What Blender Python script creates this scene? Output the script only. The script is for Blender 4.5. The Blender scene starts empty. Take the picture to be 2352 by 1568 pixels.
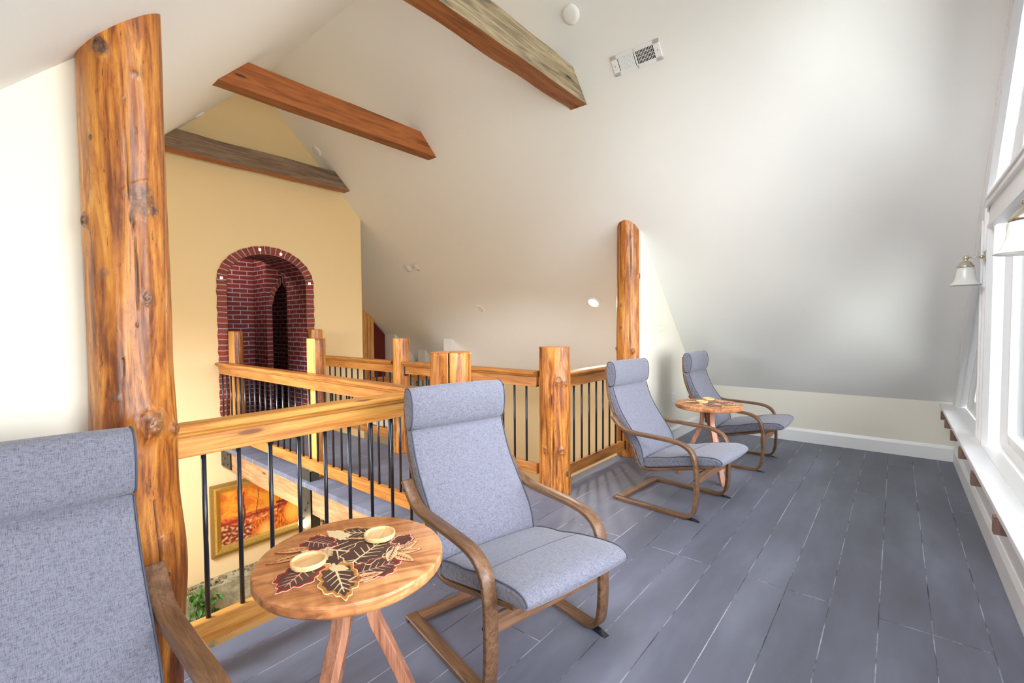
import bpy, bmesh, math, random
from mathutils import Vector, Matrix, noise
random.seed(7)
PI = math.pi
R = math.radians
S = bpy.context.scene
COL = S.collection

# ------------------------------------------------------------------ camera
def camera():
    yaw, pit, rol = R(39.785), R(2.068), R(-0.382)
    cy, sy = math.cos(yaw), math.sin(yaw)
    fwd = Vector((cy*math.cos(pit), sy*math.cos(pit), -math.sin(pit)))
    right = Vector((sy, -cy, 0))
    up = right.cross(fwd)
    r2 = math.cos(rol)*right + math.sin(rol)*up
    u2 = -math.sin(rol)*right + math.cos(rol)*up
    cd = bpy.data.cameras.new('camera')
    cd.sensor_width = 36.0
    cd.lens = 1058.73/2352*36
    cd.clip_start = 0.02
    co = bpy.data.objects.new('camera', cd)
    COL.objects.link(co)
    m = Matrix.Identity(4)
    for i in range(3):
        m[i][0] = r2[i]; m[i][1] = u2[i]; m[i][2] = -fwd[i]
    m[0][3], m[1][3], m[2][3] = 0, 0, 1.4
    co.matrix_world = m
    S.camera = co
camera()

# ------------------------------------------------------------------ view, world, daylight
S.view_settings.view_transform = 'Standard'
S.view_settings.look = 'None'
S.view_settings.gamma = 1.0
S.view_settings.use_curve_mapping = False
S.view_settings.exposure = 0.32
try:
    S.cycles.max_bounces = 12
    S.cycles.diffuse_bounces = 7
    S.cycles.transparent_max_bounces = 16
    S.cycles.sample_clamp_indirect = 6.0
    S.cycles.caustics_reflective = False
    S.cycles.caustics_refractive = False
    S.cycles.use_denoising = True
except Exception:
    pass
W = bpy.data.worlds.new('sky')
S.world = W
W.use_nodes = True
nt = W.node_tree
nt.nodes.clear()
_o = nt.nodes.new('ShaderNodeOutputWorld')
_b = nt.nodes.new('ShaderNodeBackground')
_t = nt.nodes.new('ShaderNodeTexCoord')
_s = nt.nodes.new('ShaderNodeSeparateXYZ')
_r = nt.nodes.new('ShaderNodeValToRGB')
_m = nt.nodes.new('ShaderNodeMapRange')
_m.inputs[1].default_value = -1; _m.inputs[2].default_value = 1
nt.links.new(_t.outputs['Generated'], _s.inputs[0])
nt.links.new(_s.outputs[2], _m.inputs[0])
nt.links.new(_m.outputs[0], _r.inputs[0])
_r.color_ramp.elements[0].position = 0.48; _r.color_ramp.elements[0].color = (0.80, 0.83, 0.76, 1)
_r.color_ramp.elements[1].position = 0.56; _r.color_ramp.elements[1].color = (0.90, 0.93, 1.0, 1)
nt.links.new(_r.outputs[0], _b.inputs[0])
nt.links.new(_b.outputs[0], _o.inputs[0])
_b.inputs[1].default_value = 10.5

def area_light(name, loc, direction, sx, sy, power, color):
    l = bpy.data.lights.new(name, 'AREA')
    l.shape = 'RECTANGLE'; l.size = sx; l.size_y = sy
    l.energy = power; l.color = color
    o = bpy.data.objects.new(name, l)
    o.location = loc
    o.rotation_euler = Vector(direction).to_track_quat('-Z', 'Y').to_euler()
    COL.objects.link(o)
    return o
# added area lights at two made-up roof windows brighten the hall and the loft
# the sky itself lights the gable windows; a portal guides its sampling
_p = area_light('gable_sky_portal', (2.5, -0.70, 2.45), (0, 1, 0), 7.6, 3.9, 1, (1, 1, 1))
try: _p.data.cycles.is_portal = True
except Exception: _p.data.energy = 0
area_light('added_hall_fill', (-0.85, 4.25, 1.85), (1, 0, -1), 2.2, 1.2, 275, (0.86, 0.92, 1.0))
area_light('added_loft_fill', (0.75, 0.68, 3.55), (1, 0, -1), 1.5, 1.5, 24, (0.86, 0.95, 1.0))

# ------------------------------------------------------------------ material tools
class NT:
    def __init__(s, name):
        s.m = bpy.data.materials.new(name); s.m.use_nodes = True
        s.t = s.m.node_tree; s.t.nodes.clear()
        s.out = s.n('ShaderNodeOutputMaterial'); s.p = s.n('ShaderNodeBsdfPrincipled')
        s.l(s.p.outputs[0], s.out.inputs[0])
    def n(s, k, **kw):
        x = s.t.nodes.new(k)
        for a, b in kw.items(): setattr(x, a, b)
        return x
    def l(s, a, b): s.t.links.new(a, b)
    def inp(s, node, i, v):
        if isinstance(v, (int, float, tuple, list)):
            if isinstance(v, (tuple, list)) and len(v) == 3 and node.inputs[i].type == 'RGBA': v = (*v, 1)
            node.inputs[i].default_value = v
        else: s.l(v, node.inputs[i])
    def coords(s, scale=(1, 1, 1), kind='Object', rnd=0.0, rot=(0, 0, 0)):
        tc = s.n('ShaderNodeTexCoord'); mp = s.n('ShaderNodeMapping')
        mp.inputs['Scale'].default_value = scale
        mp.inputs['Rotation'].default_value = rot
        src = tc.outputs[kind]
        if rnd:
            oi = s.n('ShaderNodeObjectInfo')
            v = s.n('ShaderNodeVectorMath', operation='SCALE'); cb = s.n('ShaderNodeCombineXYZ')
            s.l(oi.outputs['Random'], cb.inputs[0]); s.l(oi.outputs['Random'], cb.inputs[1]); s.l(oi.outputs['Random'], cb.inputs[2])
            s.l(cb.outputs[0], v.inputs[0]); v.inputs['Scale'].default_value = rnd
            a = s.n('ShaderNodeVectorMath', operation='ADD'); s.l(src, a.inputs[0]); s.l(v.outputs[0], a.inputs[1]); src = a.outputs[0]
        s.l(src, mp.inputs[0]); return mp.outputs[0]
    def noise(s, vec, scale=5, detail=3, rough=0.5, dist=0.0):
        x = s.n('ShaderNodeTexNoise'); s.l(vec, x.inputs['Vector'])
        x.inputs['Scale'].default_value = scale; x.inputs['Detail'].default_value = detail
        x.inputs['Roughness'].default_value = rough; x.inputs['Distortion'].default_value = dist
        return x.outputs[0]
    def ramp(s, f, stops):
        x = s.n('ShaderNodeValToRGB'); s.l(f, x.inputs[0]); e = x.color_ramp.elements
        e[0].position, e[0].color = stops[0][0], (*stops[0][1], 1)
        e[1].position, e[1].color = stops[-1][0], (*stops[-1][1], 1)
        for p, c in stops[1:-1]:
            q = e.new(p); q.color = (*c, 1)
        return x.outputs[0]
    def mix(s, f, a, b, mode='MIX'):
        x = s.n('ShaderNodeMix', data_type='RGBA', blend_type=mode)
        s.inp(x, 0, f)
        for i, v in ((6, a), (7, b)):
            if isinstance(v, tuple): x.inputs[i].default_value = (*v, 1)
            else: s.l(v, x.inputs[i])
        return x.outputs[2]
    def math(s, op, a, b=0.0, c=None):
        x = s.n('ShaderNodeMath', operation=op)
        s.inp(x, 0, a); s.inp(x, 1, b)
        if c is not None: s.inp(x, 2, c)
        return x.outputs[0]
    def bump(s, h, strength=0.2, dist=0.01):
        x = s.n('ShaderNodeBump'); x.inputs['Strength'].default_value = strength; x.inputs['Distance'].default_value = dist
        s.l(h, x.inputs['Height']); s.l(x.outputs[0], s.p.inputs['Normal'])
    def fin(s, col, rough=0.5, metal=0.0, spec=0.5):
        s.inp(s.p, 'Base Color', col); s.inp(s.p, 'Roughness', rough)
        s.p.inputs['Metallic'].default_value = metal
        s.p.inputs['Specular IOR Level'].default_value = spec
        return s.m
def sr(r, g, b):
    f = lambda c: (c/255/12.92) if c/255 <= 0.04045 else ((c/255+0.055)/1.055)**2.4
    return (f(r), f(g), f(b))

def mat_plain(name, col, rough=0.5, metal=0.0, spec=0.5, var=0.04, scale=6, bump=0.0):
    t = NT(name); v = t.coords(); n = t.noise(v, scale, 3)
    c = t.mix(n, tuple(x*(1-var) for x in col), tuple(min(1, x*(1+var)) for x in col))
    if bump: t.bump(t.noise(v, 120, 2), bump, 0.002)
    return t.fin(c, rough, metal, spec)

def mat_wood(name, cols, axis='X', rough=0.45, fine=1.0, knots=0.0, rnd=3.0, bump=0.1, knotcol=None):
    """grain runs along AXIS; cols dark, mid, light"""
    t = NT(name)
    k = {'X': (1.2, 14, 14), 'Y': (14, 1.2, 14), 'Z': (14, 14, 1.2)}[axis]
    k = tuple(a*fine for a in k)
    v = t.coords(k, rnd=rnd)
    n1 = t.noise(v, 1.6, 5, 0.62, 1.2)
    k2 = tuple(a*5 if a > 5 else a*2 for a in k)
    n2 = t.noise(t.coords(k2, rnd=rnd), 2.2, 3, 0.6)
    f = t.math('MULTIPLY_ADD', n2, 0.35, t.math('MULTIPLY', n1, 0.75))
    c = t.ramp(f, [(0.36, cols[0]), (0.52, cols[1]), (0.70, cols[2])])
    if knots:
        kk = {'X': (1.7, 8, 8), 'Y': (8, 1.7, 8), 'Z': (8, 8, 1.7)}[axis]
        vo = t.n('ShaderNodeTexVoronoi'); t.l(t.coords(kk, rnd=rnd), vo.inputs['Vector']); vo.inputs['Scale'].default_value = 1.0
        vo.inputs['Randomness'].default_value = 1.0
        d = vo.outputs['Distance']
        mk = t.ramp(d, [(0.0, (1, 1, 1)), (0.13*knots, (0.9, 0.9, 0.9)), (0.2*knots, (0.25, 0.25, 0.25)), (0.34*knots, (0, 0, 0))])
        c = t.mix(mk, c, knotcol or tuple(x*0.35 for x in cols[0]))
    t.bump(f, bump, 0.004)
    return t.fin(c, rough)

# ------------------------------------------------------------------ materials
M = {}
M['ceiling'] = mat_plain('ceiling_paint', sr(239, 239, 235), 0.85, var=0.012, scale=0.7, bump=0.05)
M['wall'] = mat_plain('cream_paint', sr(236, 231, 216), 0.85, var=0.015, scale=0.8, bump=0.05)
M['yellow'] = mat_plain('yellow_paint', sr(233, 206, 156), 0.85, var=0.02, scale=0.8, bump=0.08)
M['tan'] = mat_plain('tan_paint', sr(228, 208, 166), 0.85, var=0.02, scale=0.8)
M['trim'] = mat_plain('white_gloss_paint', sr(240, 240, 240), 0.35, var=0.01)
M['apron'] = mat_plain('sill_apron_paint', sr(236, 226, 206), 0.6, var=0.01)
M['plastic'] = mat_plain('ivory_plastic', sr(236, 234, 215), 0.4, var=0.01)
M['white'] = mat_plain('white_enamel', sr(240, 240, 240), 0.4, var=0.01)
M['dark'] = mat_plain('dark_gap', (0.012, 0.012, 0.011), 0.8)
M['black'] = mat_plain('black_metal', (0.012, 0.014, 0.022), 0.28, 0.0, 0.6, var=0.2, scale=30)
M['steel'] = mat_plain('blackened_steel', sr(72, 70, 62), 0.5, 0.6, var=0.3, scale=14)
M['nickel'] = mat_plain('brushed_nickel', (0.60, 0.55, 0.47), 0.25, 1.0, var=0.05)
M['pine'] = mat_wood('oiled_pine', (sr(164, 94, 34), sr(204, 138, 60), sr(226, 168, 88)), 'X', 0.38, 1.0, knots=0.55, knotcol=sr(120, 66, 34))
M['pineshaded'] = mat_wood('shaded_pine', (sr(124, 68, 24), sr(164, 102, 42), sr(190, 130, 64)), 'X', 0.38, 1.0, knots=0.55, knotcol=sr(96, 50, 24))  # pine copy darkened for the dimmer light on rails beyond the nearest
M['redpine'] = mat_wood('stained_beam', (sr(92, 44, 14), sr(150, 82, 34), sr(176, 104, 50)), 'X', 0.5, 0.8, knots=0.45)
M['barn'] = mat_wood('weathered_beam', (sr(66, 54, 42), sr(136, 118, 92), sr(180, 160, 128)), 'X', 0.75, 0.8, knots=0.45, bump=0.5)
M['barndark'] = mat_wood('dark_barn_beam', (sr(70, 54, 42), sr(118, 96, 76), sr(142, 118, 94)), 'X', 0.75, 0.9, knots=0.45, bump=0.5)
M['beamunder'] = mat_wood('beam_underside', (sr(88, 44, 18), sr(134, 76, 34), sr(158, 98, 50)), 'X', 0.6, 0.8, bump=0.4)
M['timber'] = mat_wood('rough_sawn_timber', (sr(116, 74, 42), sr(164, 118, 76), sr(196, 152, 108)), 'Y', 0.6, 0.7, knots=0.5, bump=0.4)
M['walnut'] = mat_wood('brown_stained_veneer', (sr(72, 50, 34), sr(106, 76, 53), sr(134, 100, 72)), 'Y', 0.38, 1.6)
M['walnutx'] = mat_wood('brown_stained_rail', (sr(88, 62, 44), sr(124, 90, 66), sr(152, 116, 90)), 'X', 0.4, 1.6)
M['acacia'] = mat_wood('acacia_top', (sr(142, 88, 50), sr(192, 130, 80), sr(220, 162, 108)), 'X', 0.32, 0.55, knots=0.25)
t = NT('acacia_planks')
v = t.coords((1.4, 16, 16), rnd=3); n1 = t.noise(v, 1.3, 5, 0.6, 1.6)
sx = t.n('ShaderNodeSeparateXYZ'); t.l(t.coords((1, 1, 1), rot=(0, 0, 0.75)), sx.inputs[0])
pk = t.math('FLOOR', t.math('MULTIPLY_ADD', sx.outputs[1], 10.5, 7.3))
wn = t.n('ShaderNodeTexWhiteNoise', noise_dimensions='1D'); t.l(pk, wn.inputs['W'])
ml = t.noise(t.coords((7, 2.4, 7), rnd=3), 1.6, 3, 0.6, 0.8)
f = t.math('ADD', t.math('MULTIPLY_ADD', n1, 0.55, t.math('MULTIPLY', ml, 0.35)), t.math('MULTIPLY', wn.outputs[0], 0.10))
c = t.ramp(f, [(0.36, sr(136, 84, 50)), (0.48, sr(186, 122, 74)), (0.58, sr(216, 156, 100)), (0.68, sr(234, 184, 130))])
t.bump(f, 0.06, 0.003)
M['planktop'] = t.fin(c, 0.34)
M['acacialeg'] = mat_wood('acacia_leg', (sr(128, 80, 58), sr(176, 120, 92), sr(204, 150, 118)), 'Z', 0.4, 1.0)
M['coaster'] = mat_wood('light_mango_wood', (sr(214, 160, 100), sr(236, 192, 134), sr(246, 214, 164)), 'X', 0.4, 1.6)
M['corbel'] = mat_wood('dark_corbel', (sr(96, 70, 60), sr(128, 98, 86), sr(146, 116, 100)), 'Z', 0.6, 2)
M['doorred'] = mat_plain('oxblood_paint', sr(96, 20, 12), 0.45)
M['casing'] = mat_wood('honey_casing', (sr(190, 130, 66), sr(218, 162, 92), sr(228, 180, 112)), 'Z', 0.4, 1)
M['gold'] = mat_plain('gilt_frame', (0.80, 0.50, 0.12), 0.32, 0.75, var=0.45, scale=60)
M['golddark'] = mat_plain('gilt_carving', (0.34, 0.2, 0.05), 0.45, 0.6, var=0.8, scale=160, bump=0.8)
M['opal'] = None
t = NT('opal_glass'); t.p.inputs['Transmission Weight'].default_value = 0.25
t.p.inputs['Subsurface Weight'].default_value = 0.0
M['opal'] = t.fin((0.93, 0.95, 0.90), 0.22)
t = NT('window_glass')
tr = t.n('ShaderNodeBsdfTransparent'); gl = t.n('ShaderNodeBsdfGlossy'); gl.inputs['Roughness'].default_value = 0.02
fr = t.n('ShaderNodeFresnel'); fr.inputs[0].default_value = 1.4
mx = t.n('ShaderNodeMixShader'); t.l(fr.outputs[0], mx.inputs[0]); t.l(tr.outputs[0], mx.inputs[1]); t.l(gl.outputs[0], mx.inputs[2])
t.l(mx.outputs[0], t.out.inputs[0]); t.t.nodes.remove(t.p); M['glass'] = t.m
def mat_emit(name, col, strength):
    t = NT(name); t.fin(col, 0.4); t.p.inputs['Emission Color'].default_value = (*col, 1); t.p.inputs['Emission Strength'].default_value = strength
    return t.m
M['lampon'] = mat_emit('lit_lamp_face', (1.0, 0.93, 0.78), 9)
M['bulb'] = mat_emit('lit_bulb', (1.0, 0.78, 0.5), 40)
M['led'] = mat_emit('arch_light', (1.0, 0.85, 0.65), 3)

# painted floorboards, running along X
t = NT('painted_floorboards')
v = t.coords()
mp = t.n('ShaderNodeMapping'); mp.inputs['Location'].default_value = (0.35, -0.038, 0); t.l(v, mp.inputs[0])
br = t.n('ShaderNodeTexBrick'); t.l(mp.outputs[0], br.inputs['Vector'])
br.offset = 0.37; br.offset_frequency = 3; br.squash = 1.0
br.inputs['Color1'].default_value = (0, 0, 0, 1); br.inputs['Color2'].default_value = (1, 1, 1, 1); br.inputs['Mortar'].default_value = (0.5, 0.5, 0.5, 1)
br.inputs['Scale'].default_value = 1.0; br.inputs['Mortar Size'].default_value = 0.0022; br.inputs['Mortar Smooth'].default_value = 0.15
br.inputs['Brick Width'].default_value = 3.1; br.inputs['Row Height'].default_value = 0.1912
n = t.noise(t.coords((0.6, 2.2, 1)), 1.3, 4, 0.6)
board = t.ramp(n, [(0.3, sr(82, 83, 93)), (0.5, sr(99, 102, 116)), (0.72, sr(120, 124, 140))])
board = t.mix(0.10, board, br.outputs['Color'], 'SOFT_LIGHT')
fine = t.noise(t.coords((30, 260, 1)), 2.0, 3, 0.7)
board = t.mix(t.math('MULTIPLY', fine, 0.22), board, tuple(x*1.35 for x in sr(118, 121, 136)))
scr = t.noise(t.coords((3, 40, 1), rot=(0, 0, 0.7)), 2.4, 4, 0.75)
board = t.mix(t.ramp(scr, [(0.70, (0, 0, 0)), (0.78, (0.28, 0.28, 0.28))]), board, sr(170, 172, 184))
sn = t.noise(t.coords((1.4, 5.2, 1)), 1.7, 4, 0.65)
seam = t.ramp(sn, [(0.36, (0.012, 0.012, 0.014)), (0.47, (0.10, 0.10, 0.12)), (0.53, sr(150, 152, 165)), (0.66, sr(190, 190, 200))])
c = t.mix(br.outputs['Fac'], board, seam)
t.bump(t.math('SUBTRACT', t.math('MULTIPLY', fine, 0.15), br.outputs['Fac']), 0.35, 0.004)
rg = t.math('MULTIPLY_ADD', n, 0.22, 0.40)
M['floor'] = t.fin(c, rg, 0, 0.35)

# grey heathered weave
def mat_fabric(name, base, dark):
    t = NT(name)
    a = t.noise(t.coords((700, 75, 75), rnd=2.0), 1.0, 2, 0.6)
    b = t.noise(t.coords((60, 620, 620), rnd=2.0), 1.0, 2, 0.6)
    f = t.math('MULTIPLY_ADD', a, 0.5, t.math('MULTIPLY', b, 0.5))
    c = t.ramp(f, [(0.36, dark), (0.50, base), (0.62, tuple(min(1, x*1.22) for x in base))])
    t.bump(f, 0.35, 0.0015)
    t.p.inputs['Sheen Weight'].default_value = 0.25
    return t.fin(c, 0.9, 0, 0.15)
M['fabric'] = mat_fabric('grey_heather_fabric', sr(120, 121, 134), sr(82, 83, 96))
M['piping'] = mat_plain('dark_grey_piping', sr(74, 78, 94), 0.85)

# peeled golden log; attributes knot and crack carry marks that stand where the mesh has them
t = NT('peeled_log')
v = t.coords((9, 9, 0.9), rnd=5)
n1 = t.noise(v, 1.5, 6, 0.62, 2.2)
n2 = t.noise(t.coords((30, 30, 4.5), rnd=5), 1.6, 4, 0.7, 1.0)
n3 = t.noise(t.coords((2.6, 2.6, 1.1), rnd=5), 1.0, 3, 0.5)
f = t.math('MULTIPLY_ADD', n2, 0.30, t.math('MULTIPLY', n1, 0.74))
f = t.math('MULTIPLY_ADD', n3, 0.42, t.math('SUBTRACT', f, 0.17))
c = t.ramp(f, [(0.36, sr(70, 32, 10)), (0.47, sr(128, 66, 20)), (0.56, sr(176, 104, 34)), (0.68, sr(212, 144, 60)), (0.8, sr(230, 172, 92))])
fl = t.noise(t.coords((75, 75, 10), rnd=5), 1.3, 3, 0.8)
c = t.mix(t.ramp(fl, [(0.60, (0, 0, 0)), (0.68, (0.75, 0.75, 0.75))]), c, sr(78, 36, 12))
at = t.n('ShaderNodeAttribute'); at.attribute_name = 'knot'
kr = t.noise(t.coords((60, 60, 60)), 1.0, 3, 0.6)
kc = t.ramp(kr, [(0.35, sr(48, 28, 18)), (0.6, sr(128, 88, 62)), (0.72, sr(176, 132, 104))])
c = t.mix(at.outputs['Fac'], c, kc)
ac = t.n('ShaderNodeAttribute'); ac.attribute_name = 'crack'
c = t.mix(ac.outputs['Fac'], c, (0.012, 0.006, 0.003))
t.bump(f, 0.35, 0.008)
t.p.inputs['Coat Weight'].default_value = 0.35; t.p.inputs['Coat Roughness'].default_value = 0.22
M['log'] = t.fin(c, 0.42)
M['logend'] = mat_wood('log_end_grain', (sr(156, 92, 50), sr(190, 122, 72), sr(206, 142, 92)), 'Z', 0.6, 1.2)
M['sawn'] = mat_wood('sawn_log_face', (sr(188, 118, 52), sr(222, 160, 84), sr(236, 184, 108)), 'Z', 0.45, 0.8, knots=0.3)

def mat_brick(name, w, h, c1, c2, mortar, off=0.5, ms=0.007):
    t = NT(name)
    tc = t.n('ShaderNodeTexCoord')
    wv = t.noise(tc.outputs['UV'], 5, 2)
    ad = t.n('ShaderNodeVectorMath', operation='MULTIPLY_ADD')
    t.l(wv, ad.inputs[0]); ad.inputs[1].default_value = (0.012, 0.018, 0); t.l(tc.outputs['UV'], ad.inputs[2])
    b = t.n('ShaderNodeTexBrick'); t.l(ad.outputs[0], b.inputs['Vector']); b.offset = off
    b.inputs['Color1'].default_value = (*c1, 1); b.inputs['Color2'].default_value = (*c2, 1); b.inputs['Mortar'].default_value = (*mortar, 1)
    b.inputs['Scale'].default_value = 1; b.inputs['Mortar Size'].default_value = ms; b.inputs['Mortar Smooth'].default_value = 0.3
    b.inputs['Brick Width'].default_value = w; b.inputs['Row Height'].default_value = h; b.inputs['Bias'].default_value = 0.1
    t.bump(t.math('SUBTRACT', 1.0, b.outputs['Fac']), 0.5, 0.008)
    return t.fin(b.outputs['Color'], 0.75)
M['brick'] = mat_brick('red_brick', 0.205, 0.066, sr(128, 40, 30), sr(104, 30, 24), sr(164, 156, 166))
M['vouss'] = mat_brick('arch_brick', 0.40, 0.066, sr(150, 62, 42), sr(122, 44, 32), sr(160, 156, 162), 0.0)

t = NT('rough_stone'); v = t.coords()
n = t.noise(v, 9, 6, 0.75)
t.bump(n, 0.9, 0.02)
M['stone'] = t.fin(t.ramp(n, [(0.3, sr(104, 100, 78)), (0.5, sr(146, 140, 112)), (0.7, sr(186, 178, 146))]), 0.85)
M['moss'] = mat_plain('ledge_rubble', sr(122, 100, 66), 0.95, var=0.5, scale=60, bump=0.8)
t = NT('ivy_leaf'); n = t.noise(t.coords(), 30, 3)
M['leaf'] = t.fin(t.ramp(n, [(0.3, sr(34, 70, 22)), (0.55, sr(64, 108, 36)), (0.75, sr(120, 158, 60))]), 0.45)
t = NT('pale_bounce_ground'); n = t.noise(t.coords(), 3, 6)
M['bounceground'] = t.fin(t.ramp(n, [(0.3, sr(176, 180, 168)), (0.7, sr(214, 216, 206))]), 0.9)  # pale tone chosen so the ground reflects light into the room
M['hallfloor'] = mat_wood('hall_floor_boards', (sr(186, 160, 130), sr(208, 186, 158), sr(220, 202, 178)), 'X', 0.4, 0.5)

# ------------------------------------------------------------------ mesh tools
class MB:
    def __init__(s): s.b = bmesh.new(); s.uv = s.b.loops.layers.uv.new('UVMap')
    def v(s, *p): return s.b.verts.new(p)
    def face(s, pts, uvs=None, mi=0):
        f = s.b.faces.new([s.b.verts.new(p) for p in pts]); f.material_index = mi
        if uvs:
            for lp, u in zip(f.loops, uvs): lp[s.uv].uv = u
        return f
    def box(s, x0, x1, y0, y1, z0, z1, bev=0.0, rot=None, mi=0):
        r = bmesh.ops.create_cube(s.b, size=1.0)
        vs = r['verts']
        for q in vs:
            q.co = Vector(((x0+x1)/2+q.co.x*(x1-x0), (y0+y1)/2+q.co.y*(y1-y0), (z0+z1)/2+q.co.z*(z1-z0)))
        if mi:
            for f in {f for q in vs for f in q.link_faces}: f.material_index = mi
        if bev:
            es = list({e for q in vs for e in q.link_edges})
            bmesh.ops.bevel(s.b, geom=es, offset=bev, segments=2, profile=0.6, affect='EDGES')
        if rot:
            pass
        return s
    def prism(s, poly, axis, a, b, mi=0):
        """extrude polygon: axis 'x' -> pts are (y,z); 'y' -> (x,z); 'z' -> (x,y)"""
        mk = {'x': lambda p, k: (k, p[0], p[1]), 'y': lambda p, k: (p[0], k, p[1]), 'z': lambda p, k: (p[0], p[1], k)}[axis]
        A = [s.v(*mk(p, a)) for p in poly]; B = [s.v(*mk(p, b)) for p in poly]
        n = len(poly); fs = []
        fs.append(s.b.faces.new(A)); fs.append(s.b.faces.new(B[::-1]))
        for i in range(n): fs.append(s.b.faces.new((A[i], B[i], B[(i+1) % n], A[(i+1) % n])))
        for f in fs: f.material_index = mi
        return s
    def cyl(s, p0, p1, r0, r1=None, seg=16, mi=0, cap=True):
        if r1 is None: r1 = r0
        p0, p1 = Vector(p0), Vector(p1); d = (p1-p0).normalized()
        u = d.orthogonal().normalized(); w = d.cross(u)
        A = [s.b.verts.new(p0+r0*(math.cos(2*PI*i/seg)*u+math.sin(2*PI*i/seg)*w)) for i in range(seg)]
        B = [s.b.verts.new(p1+r1*(math.cos(2*PI*i/seg)*u+math.sin(2*PI*i/seg)*w)) for i in range(seg)]
        fs = [s.b.faces.new((A[i], A[(i+1) % seg], B[(i+1) % seg], B[i])) for i in range(seg)]
        for f in fs: f.smooth = True
        if cap: fs += [s.b.faces.new(A[::-1]), s.b.faces.new(B)]
        for f in fs: f.material_index = mi
        return s
    def lathe(s, prof, c=(0, 0, 0), seg=32, mi=0):
        """profile (r,z) around vertical axis at c"""
        rings = []
        for r, z in prof:
            if r < 1e-6: rings.append([s.v(c[0], c[1], c[2]+z)])
            else: rings.append([s.v(c[0]+r*math.cos(2*PI*i/seg), c[1]+r*math.sin(2*PI*i/seg), c[2]+z) for i in range(seg)])
        for a, b in zip(rings, rings[1:]):
            for i in range(seg):
                j = (i+1) % seg
                if len(a) == 1 and len(b) == 1: continue
                if len(a) == 1: f = s.b.faces.new((a[0], b[j], b[i]))
                elif len(b) == 1: f = s.b.faces.new((a[i], a[j], b[0]))
                else: f = s.b.faces.new((a[i], a[j], b[j], b[i]))
                f.smooth = True; f.material_index = mi
        return s
    def tube(s, pts, r, seg=8, mi=0):
        pts = [Vector(p) for p in pts]; n = len(pts); rings = []
        up = None
        for i, p in enumerate(pts):
            d = (pts[min(i+1, n-1)]-pts[max(i-1, 0)]).normalized()
            if up is None: up = d.orthogonal().normalized()
            up = (up-d*up.dot(d)).normalized(); w = d.cross(up)
            rings.append([s.b.verts.new(p+r*(math.cos(2*PI*k/seg)*up+math.sin(2*PI*k/seg)*w)) for k in range(seg)])
        for a, b in zip(rings, rings[1:]):
            for k in range(seg):
                f = s.b.faces.new((a[k], a[(k+1) % seg], b[(k+1) % seg], b[k])); f.smooth = True; f.material_index = mi
        s.b.faces.new(rings[0][::-1]).material_index = mi; s.b.faces.new(rings[-1]).material_index = mi
        return s
    def build(s, name, mats, parent=None, smooth=False, autosmooth=None, loc=None, fixn=True):
        if fixn: bmesh.ops.recalc_face_normals(s.b, faces=s.b.faces[:])
        me = bpy.data.meshes.new(name)
        if smooth:
            for f in s.b.faces: f.smooth = True
        s.b.to_mesh(me); s.b.free()
        if not isinstance(mats, (list, tuple)): mats = [mats]
        for m in mats: me.materials.append(m)
        if autosmooth:
            try: me.set_sharp_from_angle(angle=autosmooth)
            except Exception: pass
        o = bpy.data.objects.new(name, me); COL.objects.link(o)
        if parent: o.parent = parent
        if loc: o.location = loc
        return o
def tag(o, label=None, cat=None, group=None, kind=None):
    if label: o['label'] = label
    if cat: o['category'] = cat
    if group: o['group'] = group
    if kind: o['kind'] = kind
    return o
def empty(name, loc, rz=0, label=None, cat=None, group=None, kind=None):
    o = bpy.data.objects.new(name, None); COL.objects.link(o)
    o.location = loc; o.rotation_euler = (0, 0, rz); o.empty_display_size = 0.1
    return tag(o, label, cat, group, kind)
def struct(o): o['kind'] = 'structure'; return o
def kids(o): return [c for c in COL.objects if c.parent == o]
def copy_tree(o, parent=None):
    c = o.copy(); COL.objects.link(c); c.parent = parent
    for ch in kids(o): copy_tree(ch, c)
    return c
def catmull(pts, n=6):
    out = []; m = len(pts)
    for i in range(m-1):
        p0 = pts[max(i-1, 0)]; p1 = pts[i]; p2 = pts[i+1]; p3 = pts[min(i+2, m-1)]
        for k in range(n):
            t = k/n
            out.append(tuple(0.5*((2*b)+(-a+c)*t+(2*a-5*b+4*c-d)*t*t+(-a+3*b-3*c+d)*t**3) for a, b, c, d in zip(p0, p1, p2, p3)))
    out.append(tuple(pts[-1])); return out
def normals2(pts):
    out = []; n = len(pts)
    for i in range(n):
        a = pts[max(i-1, 0)]; b = pts[min(i+1, n-1)]
        dx, dy = b[0]-a[0], b[1]-a[1]; l = math.hypot(dx, dy) or 1
        out.append((-dy/l, dx/l))
    return out

# ================================================================== THE SETTING
CR, CL_, YB, XR, XL = 6.93, 1.97, 6.23, 6.34, -1.34   # right slope x+z=CR, left slope z-x=CL_, back wall, knee walls
RX, RZ = (CR-CL_)/2, (CR+CL_)/2
# loft floor + bridge floor as one painted deck
m = MB()
m.box(XL, XR, -0.48, 2.27, -0.04, 0.0)
m.box(1.946, 3.19, 2.27, 7.55, -0.045, 0.0)
struct(m.build('floor', M['floor']))
m = MB(); m.box(XL, XR, 0.0, 2.235, -0.30, -0.04); m.box(3.93, XR, YB+0.0, 8.25, -0.2, 0.0)
struct(m.build('floor_joist_casing', M['wall']))
m = MB(); m.box(XL-0.3, XR+0.3, -0.48, 8.6, -2.95, -2.75); struct(m.build('floor', M['hallfloor']))
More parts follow.
